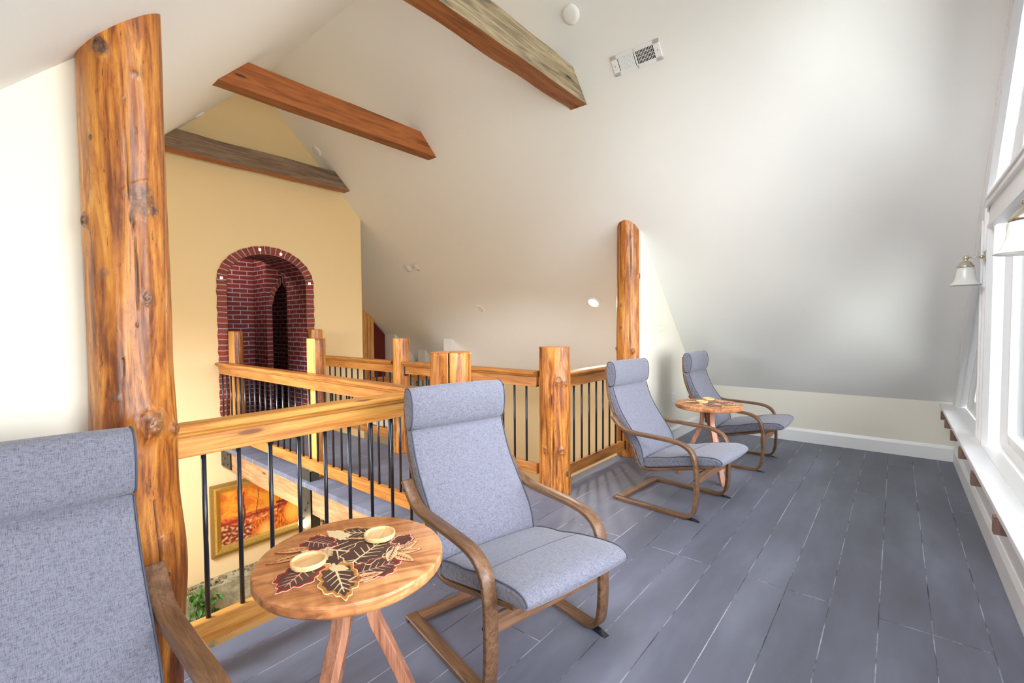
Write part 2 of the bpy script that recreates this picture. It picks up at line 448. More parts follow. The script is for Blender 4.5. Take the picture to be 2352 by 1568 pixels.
# ceiling, left slope with openings for the two added roof lights, right slope whole
m = MB()
Y0, Y1, T = -0.48, 8.30, 0.16
def zl(x, y):                                # left slope, a touch flatter towards the window gable
    return RZ-(RX-x)*(1-0.0105*max(0.0, 4.2-y))
def slope(m, x0, x1, y0, y1, left):
    z = zl if left else (lambda x, y: CR-x)
    ys = [y0]+[v for v in (4.2,) if left and y0 < v < y1]+[y1]
    for ya, yb in zip(ys, ys[1:]):
        P = [(x0, ya), (x1, ya), (x1, yb), (x0, yb)]
        a = [m.v(x, y, z(x, y)) for x, y in P]; b = [m.v(x, y, z(x, y)+T) for x, y in P]
        m.b.faces.new(a); m.b.faces.new(b[::-1])
        for i in range(4): m.b.faces.new((a[i], b[i], b[(i+1) % 4], a[(i+1) % 4]))
slope(m, RX, XR+0.2, Y0, Y1, False)
sx0, sx1, sy0, sy1 = -0.95, -0.05, 3.1, 5.4      # added roof light over the hall, out of view
tx0, tx1, ty0, ty1 = 0.62, 1.68, -0.08, 1.42     # added roof light over the loft, out of view
slope(m, tx1, RX, Y0, Y1, True); slope(m, XL-0.2, sx0, Y0, Y1, True)
slope(m, sx0, sx1, Y0, sy0, True); slope(m, sx0, sx1, sy1, Y1, True)
slope(m, sx1, tx0, Y0, Y1, True); slope(m, tx0, tx1, Y0, ty0, True); slope(m, tx0, tx1, ty1, Y1, True)
struct(m.build('ceiling', M['ceiling']))
# two roof windows, unseen and added to brighten hall and loft
def flat_window(name, frame_boxes, glass_box):
    e = empty(name, (0, 0, 0), kind='structure')
    f = MB()
    for b in frame_boxes: f.box(*b, bev=0.003)
    f.build('window_frame', M['trim'], e)
    g = MB(); g.box(*glass_box); g.build('glass_pane', M['glass'], e)
    return e
for wn, x0, x1, y0_, y1_ in (('added_window_6', sx0, sx1, sy0, sy1), ('added_window_7', tx0, tx1, ty0, ty1)):
    k_ = zl(x1, (y0_+y1_)/2)-zl(x0, (y0_+y1_)/2)
    e = empty(wn, (x0, 0, zl(x0, (y0_+y1_)/2)), kind='structure'); e.rotation_euler = (0, -math.atan2(k_, x1-x0), 0)
    L = math.hypot(x1-x0, k_)
    f = MB(); f.box(0, 0.06, y0_, y1_, 0, 0.12); f.box(L-0.06, L, y0_, y1_, 0, 0.12); f.box(0, L, y0_, y0_+0.06, 0, 0.12); f.box(0, L, y1_-0.06, y1_, 0, 0.12)
    f.build('window_frame', M['trim'], e)
    g = MB(); g.box(0.06, L-0.06, y0_+0.06, y1_-0.06, 0.05, 0.056); g.build('glass_pane', M['glass'], e)

# back (yellow) wall with the arch opening, from the hall floor to the slopes
AX, AW, AH, AS = 2.58, 0.49, 0.37, 1.955     # arch centre x, inner half width, inner rise, springing height
XE = 3.93                                    # the yellow wall's free end
def arch_pts(w, h, n=24):                    # from right springing over the top to the left
    return [(AX+w*math.cos(PI*i/n), AS+h*math.sin(PI*i/n)) for i in range(n+1)]
m = MB()
ap = arch_pts(AW, AH)
zt = 2.0
def wallseg(poly): m.prism(poly, 'y', YB, YB+0.18)
wallseg([(XL-0.1, -2.75), (XE, -2.75), (XE, 0.0), (XL-0.1, 0.0)])
wallseg([(XL-0.1, 0.0), (AX-AW, 0.0), (AX-AW, AS), (AS-CL_, AS), (XL-0.1, 0.6)])
wallseg([(AX+AW, 0.0), (XE, 0.0), (XE, AS), (AX+AW, AS)])
# above the springing: left piece, right piece as strips over the arch
top = lambda x: min(x+CL_, CR-x)+0.02
xs = [p[0] for p in ap][::-1]; zs = [p[1] for p in ap][::-1]
wallseg([(AS-CL_, AS), (AX-AW, AS), (AX-AW, top(AX-AW))])
for i in range(len(xs)-1):
    xa, xb = xs[i], xs[i+1]
    if xa < RX < xb: wallseg([(xa, zs[i]), (xb, zs[i+1]), (xb, top(xb)), (RX, RZ+0.02), (xa, top(xa))])
    else: wallseg([(xa, zs[i]), (xb, zs[i+1]), (xb, top(xb)), (xa, top(xa))])
wallseg([(AX+AW, AS), (XE, AS), (XE, top(XE)), (AX+AW, top(AX+AW))])
struct(m.build('wall_back', M['yellow']))
# recessed wall beyond, past the free end, and side return
m = MB(); m.prism([(3.6, -2.75), (XR+0.1, -2.75), (XR+0.1, 0.7), (XR, 0.62), (3.6, CR-3.6+0.02)], 'y', 8.25, 8.4)
m.box(3.78, 3.93, YB+0.18, 8.25, -2.75, 3.02)
struct(m.build('wall_recess', M['wall']))
# knee walls, the wall with the switches, its twin on the left, the walls of the hall below
m = MB(); m.box(XR, XR+0.15, -0.48, 8.4, -2.75, 0.70); struct(m.build('wall_right', M['tan']))
m = MB(); m.box(XR-0.004, XR, -0.48, 2.05, 0.0, 0.615); struct(m.build('wall_right_knee', M['wall']))
m = MB(); m.box(XL-0.15, XL, -0.48, 8.4, -2.75, 0.70)
struct(m.build('wall_left', M['wall']))
m = MB(); m.prism([(4.56, 0), (XR, 0), (XR, CR-XR+0.01), (4.56, CR-4.56+0.01)], 'y', 2.05, 2.25); struct(m.build('wall_switches', M['wall']))
m = MB(); m.prism([(XL, 0), (0.385, 0), (0.385, zl(0.385, 2.15)+0.02), (XL, zl(XL, 2.15)+0.02)], 'y', 2.13, 2.26); struct(m.build('wall_front_left', M['wall']))
m = MB(); m.box(XL, XR, 2.05, 2.2, -2.75, -0.30); struct(m.build('wall_under_loft', M['tan']))
# baseboards
m = MB()
def bb_profile(): return [(0, 0), (0.018, 0), (0.018, 0.125), (0.012, 0.14), (0.006, 0.155), (0, 0.155)]
m.prism([(XR-p[0]-0.004, p[1]) for p in bb_profile()], 'y', -0.48, 2.05); struct(m.build('baseboard_right', M['trim']))
m = MB(); m.prism([(2.05-p[0], p[1]) for p in bb_profile()], 'x', 4.70, XR-0.02); struct(m.build('baseboard_switches', M['trim']))
m = MB(); m.prism([(-0.48+p[0], p[1]) for p in bb_profile()], 'x', XL, XR-0.02); struct(m.build('baseboard_window', M['trim']))

# ------------------------------------------------------------------ gable wall with windows
YW = -0.48; SILL = 0.58
posts = [0.51, 2.5, 4.49]
slx = lambda z, d=0.0: (CR-z) - d*math.sqrt(2)      # x on the right slope, d in from it
BAND0, BAND1 = 2.03, 2.20
m = MB(); m.box(XL, XR, YW-0.16, YW, -2.75, SILL-0.03)                # below the sill
D = 0.11
# posts from sill to slopes, band across
for px in posts: m.box(px-D, px+D, YW-0.16, YW, SILL-0.03, BAND0)
m.prism([(RX-D, BAND1), (RX+D, BAND1), (RX+D, RZ-D), (RX, RZ), (RX-D, RZ-D)], 'y', YW-0.16, YW)
m.prism([(slx(BAND0), BAND0), (slx(BAND1), BAND1), (BAND1-CL_, BAND1), (BAND0-CL_, BAND0)], 'y', YW-0.16, YW)
# slope edge casings (structure of the wall) and the outer corner below
E_ = 0.16*math.sqrt(2)
for s in (1, -1):
    f = lambda x: x if s > 0 else 2*RX-x
    m.prism([(f(CR-SILL+0.03), SILL-0.03), (f(CR-SILL+0.03-E_), SILL-0.03), (f(RX), RZ-E_), (f(RX), RZ)], 'y', YW-0.16, YW)
struct(m.build('wall_window', M['trim']))
# moulded trim along both slopes
def slope_trim(name, s):
    m = MB(); f = lambda x: x if s > 0 else 2*RX-x
    layers = [(0.0, 0.030, 0.030), (0.030, 0.052, 0.020), (0.052, 0.075, 0.026), (0.075, 0.098, 0.018), (0.098, 0.118, 0.024), (0.118, 0.150, 0.012)]
    for a, b, t_ in layers:
        a2, b2 = a*math.sqrt(2), b*math.sqrt(2)
        m.prism([(f(CR-SILL-a2), SILL), (f(CR-SILL-b2), SILL), (f(RX), RZ-b2), (f(RX), RZ-a2)], 'y', YW, YW+t_)
    return struct(m.build(name, M['trim']))
slope_trim('trim_1', 1); slope_trim('trim_2', -1)
# window openings: polygon frame + sash + pane
def window(name, poly):
    e = empty(name, (0, 0, 0), kind='structure')
    n = len(poly)
    def inset(p, d):
        out = []
        A = sum(p[i][0]*p[(i+1) % n][1]-p[(i+1) % n][0]*p[i][1] for i in range(n))
        sg = 1 if A > 0 else -1
        for i in range(n):
            a, b, c = Vector(p[i-1]), Vector(p[i]), Vector(p[(i+1) % n])
            n1 = Vector((-(b-a).y, (b-a).x)).normalized()*sg; n2 = Vector((-(c-b).y, (c-b).x)).normalized()*sg
            k = (n1+n2)/(1+n1.dot(n2)); out.append(tuple(b+k*d))
        return out
    def ring(m, outer, inner, y0, y1):
        for i in range(n):
            j = (i+1) % n
            m.prism([outer[i], outer[j], inner[j], inner[i]], 'y', y0, y1)
    m = MB(); ring(m, inset(poly, -0.045), inset(poly, 0.0), YW, YW+0.022); ring(m, inset(poly, -0.012), inset(poly, 0.004), YW+0.0, YW+0.032)
    m.build('window_casing', M['trim'], e)
    m = MB(); ring(m, poly, inset(poly, 0.03), YW-0.16, YW-0.05); m.build('window_frame', M['trim'], e)
    m = MB(); ring(m, inset(poly, 0.03), inset(poly, 0.095), YW-0.14, YW-0.09); ring(m, inset(poly, 0.075), inset(poly, 0.105), YW-0.13, YW-0.075)
    m.build('window_sash', M['trim'], e)
    q = inset(poly, 0.09); m = MB(); m.prism(q, 'y', YW-0.118, YW-0.112); m.build('glass_pane', M['glass'], e)
    return e
zc = 0.16*math.sqrt(2)
window('window_1', [(2.5+D+0.1, SILL), (4.49-D-0.05, SILL), (4.49-D-0.05, BAND0-0.01), (2.5+D+0.1, BAND0-0.01)])
window('window_2', [(4.49+D+0.01, SILL), (CR-SILL-zc-0.02, SILL), (4.49+D+0.01, CR-(4.49+D+0.01)-zc-0.02)])
window('window_3', [(0.51+D+0.05, SILL), (2.5-D-0.1, SILL), (2.5-D-0.1, BAND0-0.01), (0.51+D+0.05, BAND0-0.01)])
zb = BAND1+0.03
window('window_4', [(2.5+D+0.03, zb), (CR-zb-zc-0.06, zb), (2.5+D+0.03, CR-(2.5+D+0.03)-zc-0.04)])
window('window_5', [(2*RX-(CR-zb-zc-0.06), zb), (2.5-D-0.05, zb), (2.5-D-0.05, CR-(2*RX-(2.5-D-0.05))-zc-0.04)])
# sill shelf, apron, corbels
m = MB(); m.box(XL, XR-0.004, YW-0.045, -0.352, SILL-0.028, SILL, bev=0.004); tag(m.build('window_sill', M['trim']), kind='structure')
m = MB(); m.box(XL, XR-0.03, YW, YW+0.02, SILL-0.13, SILL-0.028); tag(m.build('trim_3', M['apron']), kind='structure')
cw = ['third', 'fourth', 'fifth', 'sixth', 'seventh', 'eighth', 'ninth']
order = ['farthest of the brown wooden blocks under the white window sill', 'second farthest brown wooden block under the white window sill',
         'third brown wooden block under the window sill counted from the far corner', 'fourth brown wooden block under the window sill counted from the far corner',
         'fifth brown wooden block under the window sill counted from the far corner', 'sixth brown wooden block under the sill counted from the far corner',
         'nearest of the brown wooden blocks under the sill, at the right edge of the photo']
for i, x in enumerate([5.95, 5.50, 4.95, 4.33, 3.66, 2.88, 2.18]):
    m = MB(); m.prism([(YW+0.02, SILL-0.105), (YW+0.137, SILL-0.105), (YW+0.137, SILL-0.029), (YW+0.02, SILL-0.029)], 'x', x-0.024, x+0.024)
    tag(m.build('sill_corbel', M['corbel']), order[i], 'bracket', 'brown blocks under the window sill')
# unseen outside ground, kept pale to bounce light up onto the ceilings
m = MB(); m.box(-25, 30, -40, -0.7, -3.2, -3.0); struct(m.build('ground_bounce', M['bounceground']))

# ------------------------------------------------------------------ brick arch and the brick passage behind it
def uvquad(m, P, U, mi=0): m.face(P, U, mi)
m = MB()
OW, OH = 0.595, 0.47
yf = YB-0.012
oi = [(AX+(AW)*math.cos(PI*i/40), AS+(AH)*math.sin(PI*i/40)) for i in range(41)]
oo = [(AX+OW*math.cos(PI*i/40), AS+OH*math.sin(PI*i/40)) for i in range(41)]
# voussoir ring front and its outer edge
def ringquad(a, b, c, d, v0, v1):
    uvquad(m, [(a[0], yf, a[1]), (b[0], yf, b[1]), (c[0], yf, c[1]), (d[0], yf, d[1])], [(0.02, v0), (0.02, v1), (0.38, v1), (0.38, v0)])
    uvquad(m, [(d[0], yf, d[1]), (c[0], yf, c[1]), (c[0], YB+0.001, c[1]), (d[0], YB+0.001, d[1])], [(0.02, v0), (0.02, v1), (0.06, v1), (0.06, v0)])
nz = 30
for s_, xi, xo in ((1, AX+AW, AX+OW), (-1, AX-AW, AX-OW)):
    for k in range(nz):
        z0, z1 = AS*k/nz, AS*(k+1)/nz
        w0 = 0.006*math.sin(k*2.3); w1 = 0.006*math.sin((k+1)*2.3)
        ringquad((xi, z0), (xi, z1), (xo+w1*s_, z1), (xo+w0*s_, z0), z0, z1)
acc = AS
for i in range(40):
    L = math.hypot(oo[i+1][0]-oo[i][0], oo[i+1][1]-oo[i][1])*0.92
    j0 = 1+0.008*math.sin(i*1.9); j1 = 1+0.008*math.sin((i+1)*1.9)
    sc = lambda p, j: (AX+(p[0]-AX)*j, AS+(p[1]-AS)*j)
    ringquad(oi[i], oi[i+1], sc(oo[i+1], j1), sc(oo[i], j0), acc, acc+L); acc += L
arch = empty('brick_arch', (0, 0, 0), 0, 'red brick arch surround on the yellow wall at the end of the bridge', 'arch')
m.build('arch_ring', M['vouss'], arch)
m = MB(); PY = 6.80; BY = 7.55; NY = 7.10
def wq(p0, p1, z0, z1, u0=0.0):         # vertical wall quad from p0 to p1 in plan
    L = math.hypot(p1[0]-p0[0], p1[1]-p0[1])
    uvquad(m, [(p0[0], p0[1], z0), (p1[0], p1[1], z0), (p1[0], p1[1], z1), (p0[0], p0[1], z1)], [(u0, z0), (u0+L, z0), (u0+L, z1), (u0, z1)])
xl, xr = AX-AW+0.004, AX+AW-0.004
oi = [(AX+(p[0]-AX)*0.992, AS+(p[1]-AS)*0.99) for p in oi]
wq((xr, yf), (xr, PY), 0, AS); wq((xl, BY), (xl, yf), 0, AS)
acc = 0
for i in range(40):
    a, b = oi[i], oi[i+1]; L = math.hypot(a[0]-b[0], a[1]-b[1])
    ye = PY if (a[0]+b[0])/2 > AX-0.2 else BY
    uvquad(m, [(a[0], yf, a[1]), (a[0], ye, a[1]), (b[0], ye, b[1]), (b[0], yf, b[1])], [(0, AS+acc), (ye-yf, AS+acc), (ye-yf, AS+acc+L), (0, AS+acc+L)]); acc += L
wq((xr, PY), (3.77, PY), 0, 2.7)
wq((xl-0.4, BY), (2.904, BY), 0, 2.7, 0.1); wq((2.904, BY), (2.904, NY), 0, 2.7, 0.03)
# wall with the pointed opening
pa = [(2.985, 0.0), (2.985, 1.72), (3.03, 1.90), (3.13, 2.06), (3.23, 1.90), (3.275, 1.72), (3.275, 0.0)]
wq((2.904, NY), (2.985, NY), 0, 2.7); wq((3.275, NY), (3.77, NY), 0, 2.7, 0.07)
def top_fill(a, b): uvquad(m, [(a[0], NY, a[1]), (b[0], NY, b[1]), (b[0], NY, 2.7), (a[0], NY, 2.7)], [(a[0], a[1]), (b[0], b[1]), (b[0], 2.7), (a[0], 2.7)])
for a, b in zip(pa[1:-1], pa[2:-1]): top_fill(a, b)
wq((2.90, 7.9), (3.4, 7.9), 0, 2.3); wq((3.275, NY), (3.275, 7.9), 0, 2.3); wq((2.985, 7.9), (2.985, NY), 0, 1.9)
uvquad(m, [(1.6, PY, 2.70), (3.77, PY, 2.70), (3.77, 8.0, 2.70), (1.6, 8.0, 2.70)], [(0, 0), (2.4, 0), (2.4, 1.2), (0, 1.2)])
uvquad(m, [(1.6, yf+0.1, 2.70), (3.77, yf+0.1, 2.70), (3.77, PY, 2.70), (1.6, PY, 2.70)], [(0, 0), (2.4, 0), (2.4, 1.2), (0, 1.2)])
wq((3.77, PY), (3.77, NY), 0, 2.7)
struct(m.build('wall_brick_passage', M['brick'], fixn=False))
m = MB(); pr = [(2.985, 1.72), (3.03, 1.90), (3.13, 2.06), (3.23, 1.90), (3.275, 1.72)]
po = [(2.925, 1.72), (2.975, 1.95), (3.13, 2.17), (3.285, 1.95), (3.335, 1.72)]
acc = 0
for i in range(4):
    uvquad(m, [(pr[i][0], NY-0.012, pr[i][1]), (pr[i+1][0], NY-0.012, pr[i+1][1]), (po[i+1][0], NY-0.012, po[i+1][1]), (po[i][0], NY-0.012, po[i][1])], [(0.02, acc), (0.02, acc+0.22), (0.38, acc+0.22), (0.38, acc)]); acc += 0.22
o = m.build('trim_4', M['vouss']); struct(o)
lp = [(498+9, 0), ]
for (x, z), lab in zip(((AX-0.545, 1.985), (AX-0.10, 2.375), (AX+0.16, 2.345), (AX+0.535, 1.985)),
    ('small square light at the left side of the brick arch', 'small square light left of the crown of the brick arch', 'small square light right of the crown of the brick arch', 'small square light at the right side of the brick arch')):
    m = MB(); m.box(x-0.013, x+0.013, yf-0.008, yf+0.002, z-0.014, z+0.014, bev=0.002)
    tag(m.build('arch_light', M['led']), lab, 'light', 'small lights on the brick arch')
m = MB(); m.box(1.6, 3.77, PY-0.45, 8.1, -0.2, -0.05); struct(m.build('floor', M['floor']))
m = MB(); m.box(1.4, 3.77, 8.0, 8.1, 0, 2.9); m.box(1.4, 1.5, YB+0.18, 8.0, 0, 2.9); m.box(1.4, 3.77, YB+0.2, 8.0, 2.72, 2.8); struct(m.build('wall_passage_shell', M['dark']))

pl_ = empty('added_passage_lamp', (2.30, 6.98, 2.70), 0, 'small added lamp, unseen, under the ceiling of the brick passage', 'lamp')  # unseen lamp added to brighten the passage brick
m = MB(); m.lathe([(0, -0.05), (0.04, -0.045), (0.06, -0.02), (0.06, 0.0)]); m.build('shade', M['lampon'], pl_)
l = bpy.data.lights.new('added_passage_lamp_glow', 'POINT'); l.energy = 16; l.color = (1.0, 0.86, 0.80); l.shadow_soft_size = 0.06
o = bpy.data.objects.new('added_passage_lamp_glow', l); o.location = (0, 0, -0.12); COL.objects.link(o); o.parent = pl_

# door in the recess
d = empty('door_1', (0, 0, 0), kind='structure')
m = MB(); m.prism([(5.40, 0), (6.1, 0), (6.1, CR-6.1-0.02), (5.40, CR-5.40-0.02)], 'y', 8.20, 8.245); m.build('door_leaf', M['doorred'], d)
m = MB(); m.prism([(5.28, 0), (5.40, 0), (5.40, CR-5.40-0.01), (5.28, CR-5.28-0.01)], 'y', 8.17, 8.25, mi=0)
m.prism([(5.33, 0), (5.40, 0), (5.40, CR-5.40-0.01), (5.33, CR-5.33-0.01)], 'y', 8.15, 8.17); m.build('door_casing', M['casing'], d)
m = MB(); m.prism([(4.2, 0), (5.28, 0), (5.28, CR-5.28-0.01), (4.2, CR-4.2-0.01)], 'y', 8.215, 8.25); struct(m.build('trim_5', M['casing']))
# boxed posts standing under the right slope
for y0, y1, x, lab in ((6.24, 6.47, 5.78, 'boxed white post end under the sloped ceiling, just above the split double log'),
                 (7.86, 8.20, 5.70, 'pale boxed post beside the dark red door under the slope'), (7.30, 7.52, 6.02, 'pale boxed post half hidden behind the log of the far railing')):
    m = MB(); m.prism([(x, -0.2), (XR, -0.2), (XR, CR-XR+0.01), (x, CR-x+0.01)], 'y', y0, y1)
    tag(m.build('boxed_post', M['ceiling']), lab, 'post')

# ------------------------------------------------------------------ ceiling beams
def beam(y0, y1, z0, z1, xa=None, label='', m_side='redpine', m_under='beamunder', wob=0.004):
    """collar beam running across between the slopes, its two faces and underside cut by the slopes"""
    n = 46; m = MB(); cx = RX; cz = (z0+z1)/2
    za, zb_ = z0-cz, z1-cz
    ring = []
    for i in range(n+1):
        t_ = i/n; r = []
        for (y, z, k) in ((y0, z0, 0), (y1, z0, 1), (y1, z1, 2), (y0, z1, 3)):
            xl_ = z-CL_-0.01; xr_ = CR-z+0.01
            x = xl_+(xr_-xl_)*t_
            j = 0 if i in (0, n) else 1
            nz_ = noise.noise(Vector((x*2.1, y*9+k*7, z*3)))
            r.append(m.v(x-cx, y-y0+nz_*wob*j, z-cz+noise.noise(Vector((x*1.7+9, k*5.0, y)))*wob*1.6*j))
        ring.append(r)
    for a, b in zip(ring, ring[1:]):
        for k in range(4):
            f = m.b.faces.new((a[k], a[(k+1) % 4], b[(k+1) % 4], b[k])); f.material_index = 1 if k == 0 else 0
    m.b.faces.new(ring[0]); m.b.faces.new(ring[-1])
    es = [e for e in m.b.edges if len(e.link_faces) == 2 and abs((e.verts[0].co-e.verts[1].co).x) > 0.02 and e.link_faces[0].normal.dot(e.link_faces[1].normal) < 0.5]
    o = m.build('ceiling_beam', [M[m_side], M[m_under]], loc=(cx, y0, cz))
    return tag(o, label, 'beam')
beam(2.12, 2.29, 3.33, 3.56, label='pale weathered ceiling beam nearest the camera, running out of the top of the photo', m_side='barn', m_under='beamunder', wob=0.012)
beam(4.11, 4.25, 3.335, 3.56, label='reddish brown ceiling beam, the middle one of three', m_side='redpine', m_under='beamunder', wob=0.003)
beam(5.99, 6.14, 3.31, 3.53, label='grey barn wood ceiling beam in front of the yellow gable', m_side='barndark', m_under='redpine', wob=0.006)

# ------------------------------------------------------------------ logs
def knot_dir(P, ang):
    c = Vector((-P[0], -P[1])).normalized()
    r = Vector((-c.y, c.x))
    if r.dot(Vector((0.64, -0.768))) < 0: r = -r
    a = R(ang); d = c*math.cos(a)+r*math.sin(a)
    return math.atan2(d.y, d.x)
def log(P, r, h, label, name='log_post', knots=(), cracks=(), lump=0.035, na=72, nz=110, cut=None, flare=0.12, prof=None, seed=0, zbase=0.0, group=None, bent=None):
    """knots: (view angle, z, size, bump, dark); cracks: (view angle, z0, z1, width)"""
    m = MB(); ck = m.b.verts.layers.float.new('knot'); cc = m.b.verts.layers.float.new('crack')
    rings = []
    K = [(knot_dir(P, a), z, s, b, dk) for a, z, s, b, dk in knots]; C = [(knot_dir(P, a), z0, z1, w) for a, z0, z1, w in cracks]
    for i in range(nz+1):
        z = h*i/nz; row = []
        base = r*(prof(z) if prof else 1.0+flare*max(0, 1-z/0.35)**2)
        for k in range(na):
            th = 2*PI*k/na; q = Vector((math.cos(th)*1.3, math.sin(th)*1.3, z*1.2+seed*7.3))
            rr = base*(1+lump*noise.noise(q)+lump*0.4*noise.noise(q*3.1)+0.012*noise.noise(Vector((q.x*7, q.y*7, q.z*0.8))))
            kn = cr = 0.0
            for ka, kz, ks, kb, kd in K:
                da = (th-ka+PI) % (2*PI)-PI; dx = da*r; dz = (z-kz)*0.8
                w__ = 1+0.35*noise.noise(Vector((dx*30, dz*30, ka*5+kz))); dx *= w__; dz *= w__
                d = math.hypot(dx, dz)/ks
                if d < 2.6:
                    g = math.exp(-d*d*1.2); rr += kb*g - (0.006 if d < 0.42 and kb > 0.006 else 0)
                    if d < 1.0: kn = max(kn, kd*min(1, (1-d)*3.5))
                    elif d < 1.5: rr += 0.0012*math.sin(d*14)*(1.5-d)*2
            for ca, z0, z1, w in C:
                if z0 < z < z1:
                    aa = ca+0.10*noise.noise(Vector((z*2.2, ca*3, seed)))
                    da = abs((th-aa+PI) % (2*PI)-PI)*r
                    e_ = min(1, (z-z0)/0.15, (z1-z)/0.15); ww = max(w*e_, 0.0008)
                    if da < ww*1.6: rr -= 0.012*(1-da/(ww*1.6)); cr = max(cr, min(1, 1.6*(1-da/(ww*1.6))))
            off = bent(z) if bent else (0, 0)
            x = rr*math.cos(th)+off[0]; y = rr*math.sin(th)+off[1]; zz = z
            if cut: zz = min(zz, cut(x+P[0], y+P[1])-zbase)
            vv = m.v(x, y, zz); vv[ck] = kn; vv[cc] = cr; row.append(vv)
        rings.append(row)
    for a, b in zip(rings, rings[1:]):
        for k in range(na):
            f = m.b.faces.new((a[k], a[(k+1) % na], b[(k+1) % na], b[k])); f.smooth = True
    # flat cut top
    f = m.b.faces.new(rings[-1]); f.material_index = 1
    m.b.faces.new(rings[0][::-1])
    o = m.build(name, [M['log'], M['logend']], loc=(P[0], P[1], zbase), fixn=False)
    return tag(o, label, 'log', group)
LOG1 = (0.392, 2.09)
log(LOG1, 0.1165, 2.62, 'tall thick golden log post at left, rising from the loft floor to the sloped ceiling', lump=0.05, na=200, nz=560, flare=0,
    prof=lambda z: 1.0+0.05*math.exp(-((z-1.02)/0.16)**2)+0.07*math.exp(-((z-0.55)/0.2)**2)+0.0*z,
    bent=lambda z: (0.018*math.exp(-((z-0.5)/0.3)**2), 0),
    cut=lambda x, y: zl(x, y)+0.03,
    knots=[(-24, 2.31, 0.026, 0.010, 1.0), (18, 2.25, 0.012, 0.004, 0.8), (22, 1.835, 0.045, 0.004, 0.72), (38, 1.80, 0.018, 0.004, 1.0), (-62, 1.755, 0.022, 0.012, 0.9),
           (24, 1.505, 0.024, 0.007, 0.75), (26, 1.065, 0.034, 0.028, 0.7), (62, 1.03, 0.026, 0.018, 0.6), (-30, 1.58, 0.016, 0.005, 0.5), (-20, 1.17, 0.014, 0.003, 0.6), (-45, 2.02, 0.008, 0.0, 1.0), (30, 0.62, 0.03, 0.006, 0.2)],
    cracks=[(4, 1.72, 2.16, 0.0016), (8, 1.40, 1.80, 0.0022), (20, 0.1, 0.8, 0.0015), (-8, 1.12, 1.3, 0.0013)], seed=1)
log((4.575, 2.19), 0.125, 2.62, 'tall slim log post rising to the ceiling beside the light switches', lump=0.03, na=96, nz=260, flare=0.02,
    cut=lambda x, y: CR-x+0.02, prof=lambda z: 0.97+0.06*math.exp(-((z-1.2)/0.35)**2),
    knots=[(-40, 1.60, 0.02, 0.006, 0.7), (60, 1.90, 0.025, 0.02, 0.5), (80, 1.58, 0.02, 0.022, 0.9), (-40, 1.36, 0.016, 0.004, 0.9), (20, 1.12, 0.02, 0.018, 0.8), (10, 2.30, 0.018, 0.004, 0.6), (-78, 1.14, 0.016, 0.015, 0.9)],
    cracks=[(5, 1.1, 2.45, 0.0028), (15, 0.0, 0.35, 0.003)], seed=2)
log((3.185, 2.19), 0.128, 1.215, 'short upright log post with flat top at the near corner between bridge and loft railing', lump=0.05, na=120, nz=260, flare=0.10,
    knots=[(15, 0.955, 0.034, 0.010, 0.5), (42, 0.93, 0.024, 0.020, 0.7), (-40, 0.37, 0.026, 0.012, 0.45), (28, 0.36, 0.030, 0.012, 0.5), (50, 0.17, 0.02, -0.004, 0.9)],
    cracks=[(-6, 0.0, 0.62, 0.004), (-14, 0.6, 0.92, 0.0018), (6, 0.05, 0.45, 0.003)], seed=3)
log((3.127, 4.20), 0.091, 1.262, 'log post in the middle of the far bridge railing', lump=0.05, na=64, nz=120, flare=0.08,
    knots=[(40, 0.9, 0.02, 0.004, 0.8), (-30, 0.7, 0.02, 0.005, 0.5)], cracks=[(22, 0.95, 1.26, 0.003)], seed=4)
log((3.125, 6.10), 0.088, 1.355, 'log post against the yellow wall, right of the brick arch', lump=0.05, na=64, nz=120, flare=0.05,
    knots=[(20, 1.1, 0.02, 0.012, 0.7), (-10, 0.85, 0.02, 0.004, 0.5)], cracks=[(-10, 0.7, 1.2, 0.002)], seed=5)
def half_log(P, r, h, face_dir, label, seed, z0=0.0):
    """log sawn flat on one side; face_dir: world angle (deg) of the sawn face's normal"""
    m = MB(); ck = m.b.verts.layers.float.new('knot'); m.b.verts.layers.float.new('crack')
    n = 30; nz = 60; rings = []; fd = R(face_dir)
    for i in range(nz+1):
        z = h*i/nz; row = []
        for k in range(n+1):
            th = fd+PI/2-0.5+(PI+1.0)*k/n
            q = Vector((math.cos(th), math.sin(th), z*1.4+seed*3))
            rr = r*(1+0.05*noise.noise(q)+0.02*noise.noise(q*4))
            v_ = m.v(rr*math.cos(th), rr*math.sin(th), z); v_[ck] = 0.85*max(0, noise.noise(q*2.3)*2.4-0.55); row.append(v_)
        rings.append(row)
    for a, b in zip(rings, rings[1:]):
        for k in range(n):
            f = m.b.faces.new((a[k], a[k+1], b[k+1], b[k])); f.smooth = True
        f = m.b.faces.new((a[n], a[0], b[0], b[n])); f.material_index = 1
    m.b.faces.new(rings[-1]).material_index = 2; m.b.faces.new(rings[0][::-1])
    return tag(m.build('log_post', [M['log'], M['sawn'], M['logend']], loc=(P[0], P[1], z0)), label, 'log')
half_log((2.115, 4.14), 0.088, 1.285, 180, 'split log post with a flat sawn face in the middle of the near bridge railing', 6)
half_log((2.13, 6.12), 0.085, 1.345, 185, 'split log post with flat sawn face at the left foot of the brick arch', 7)
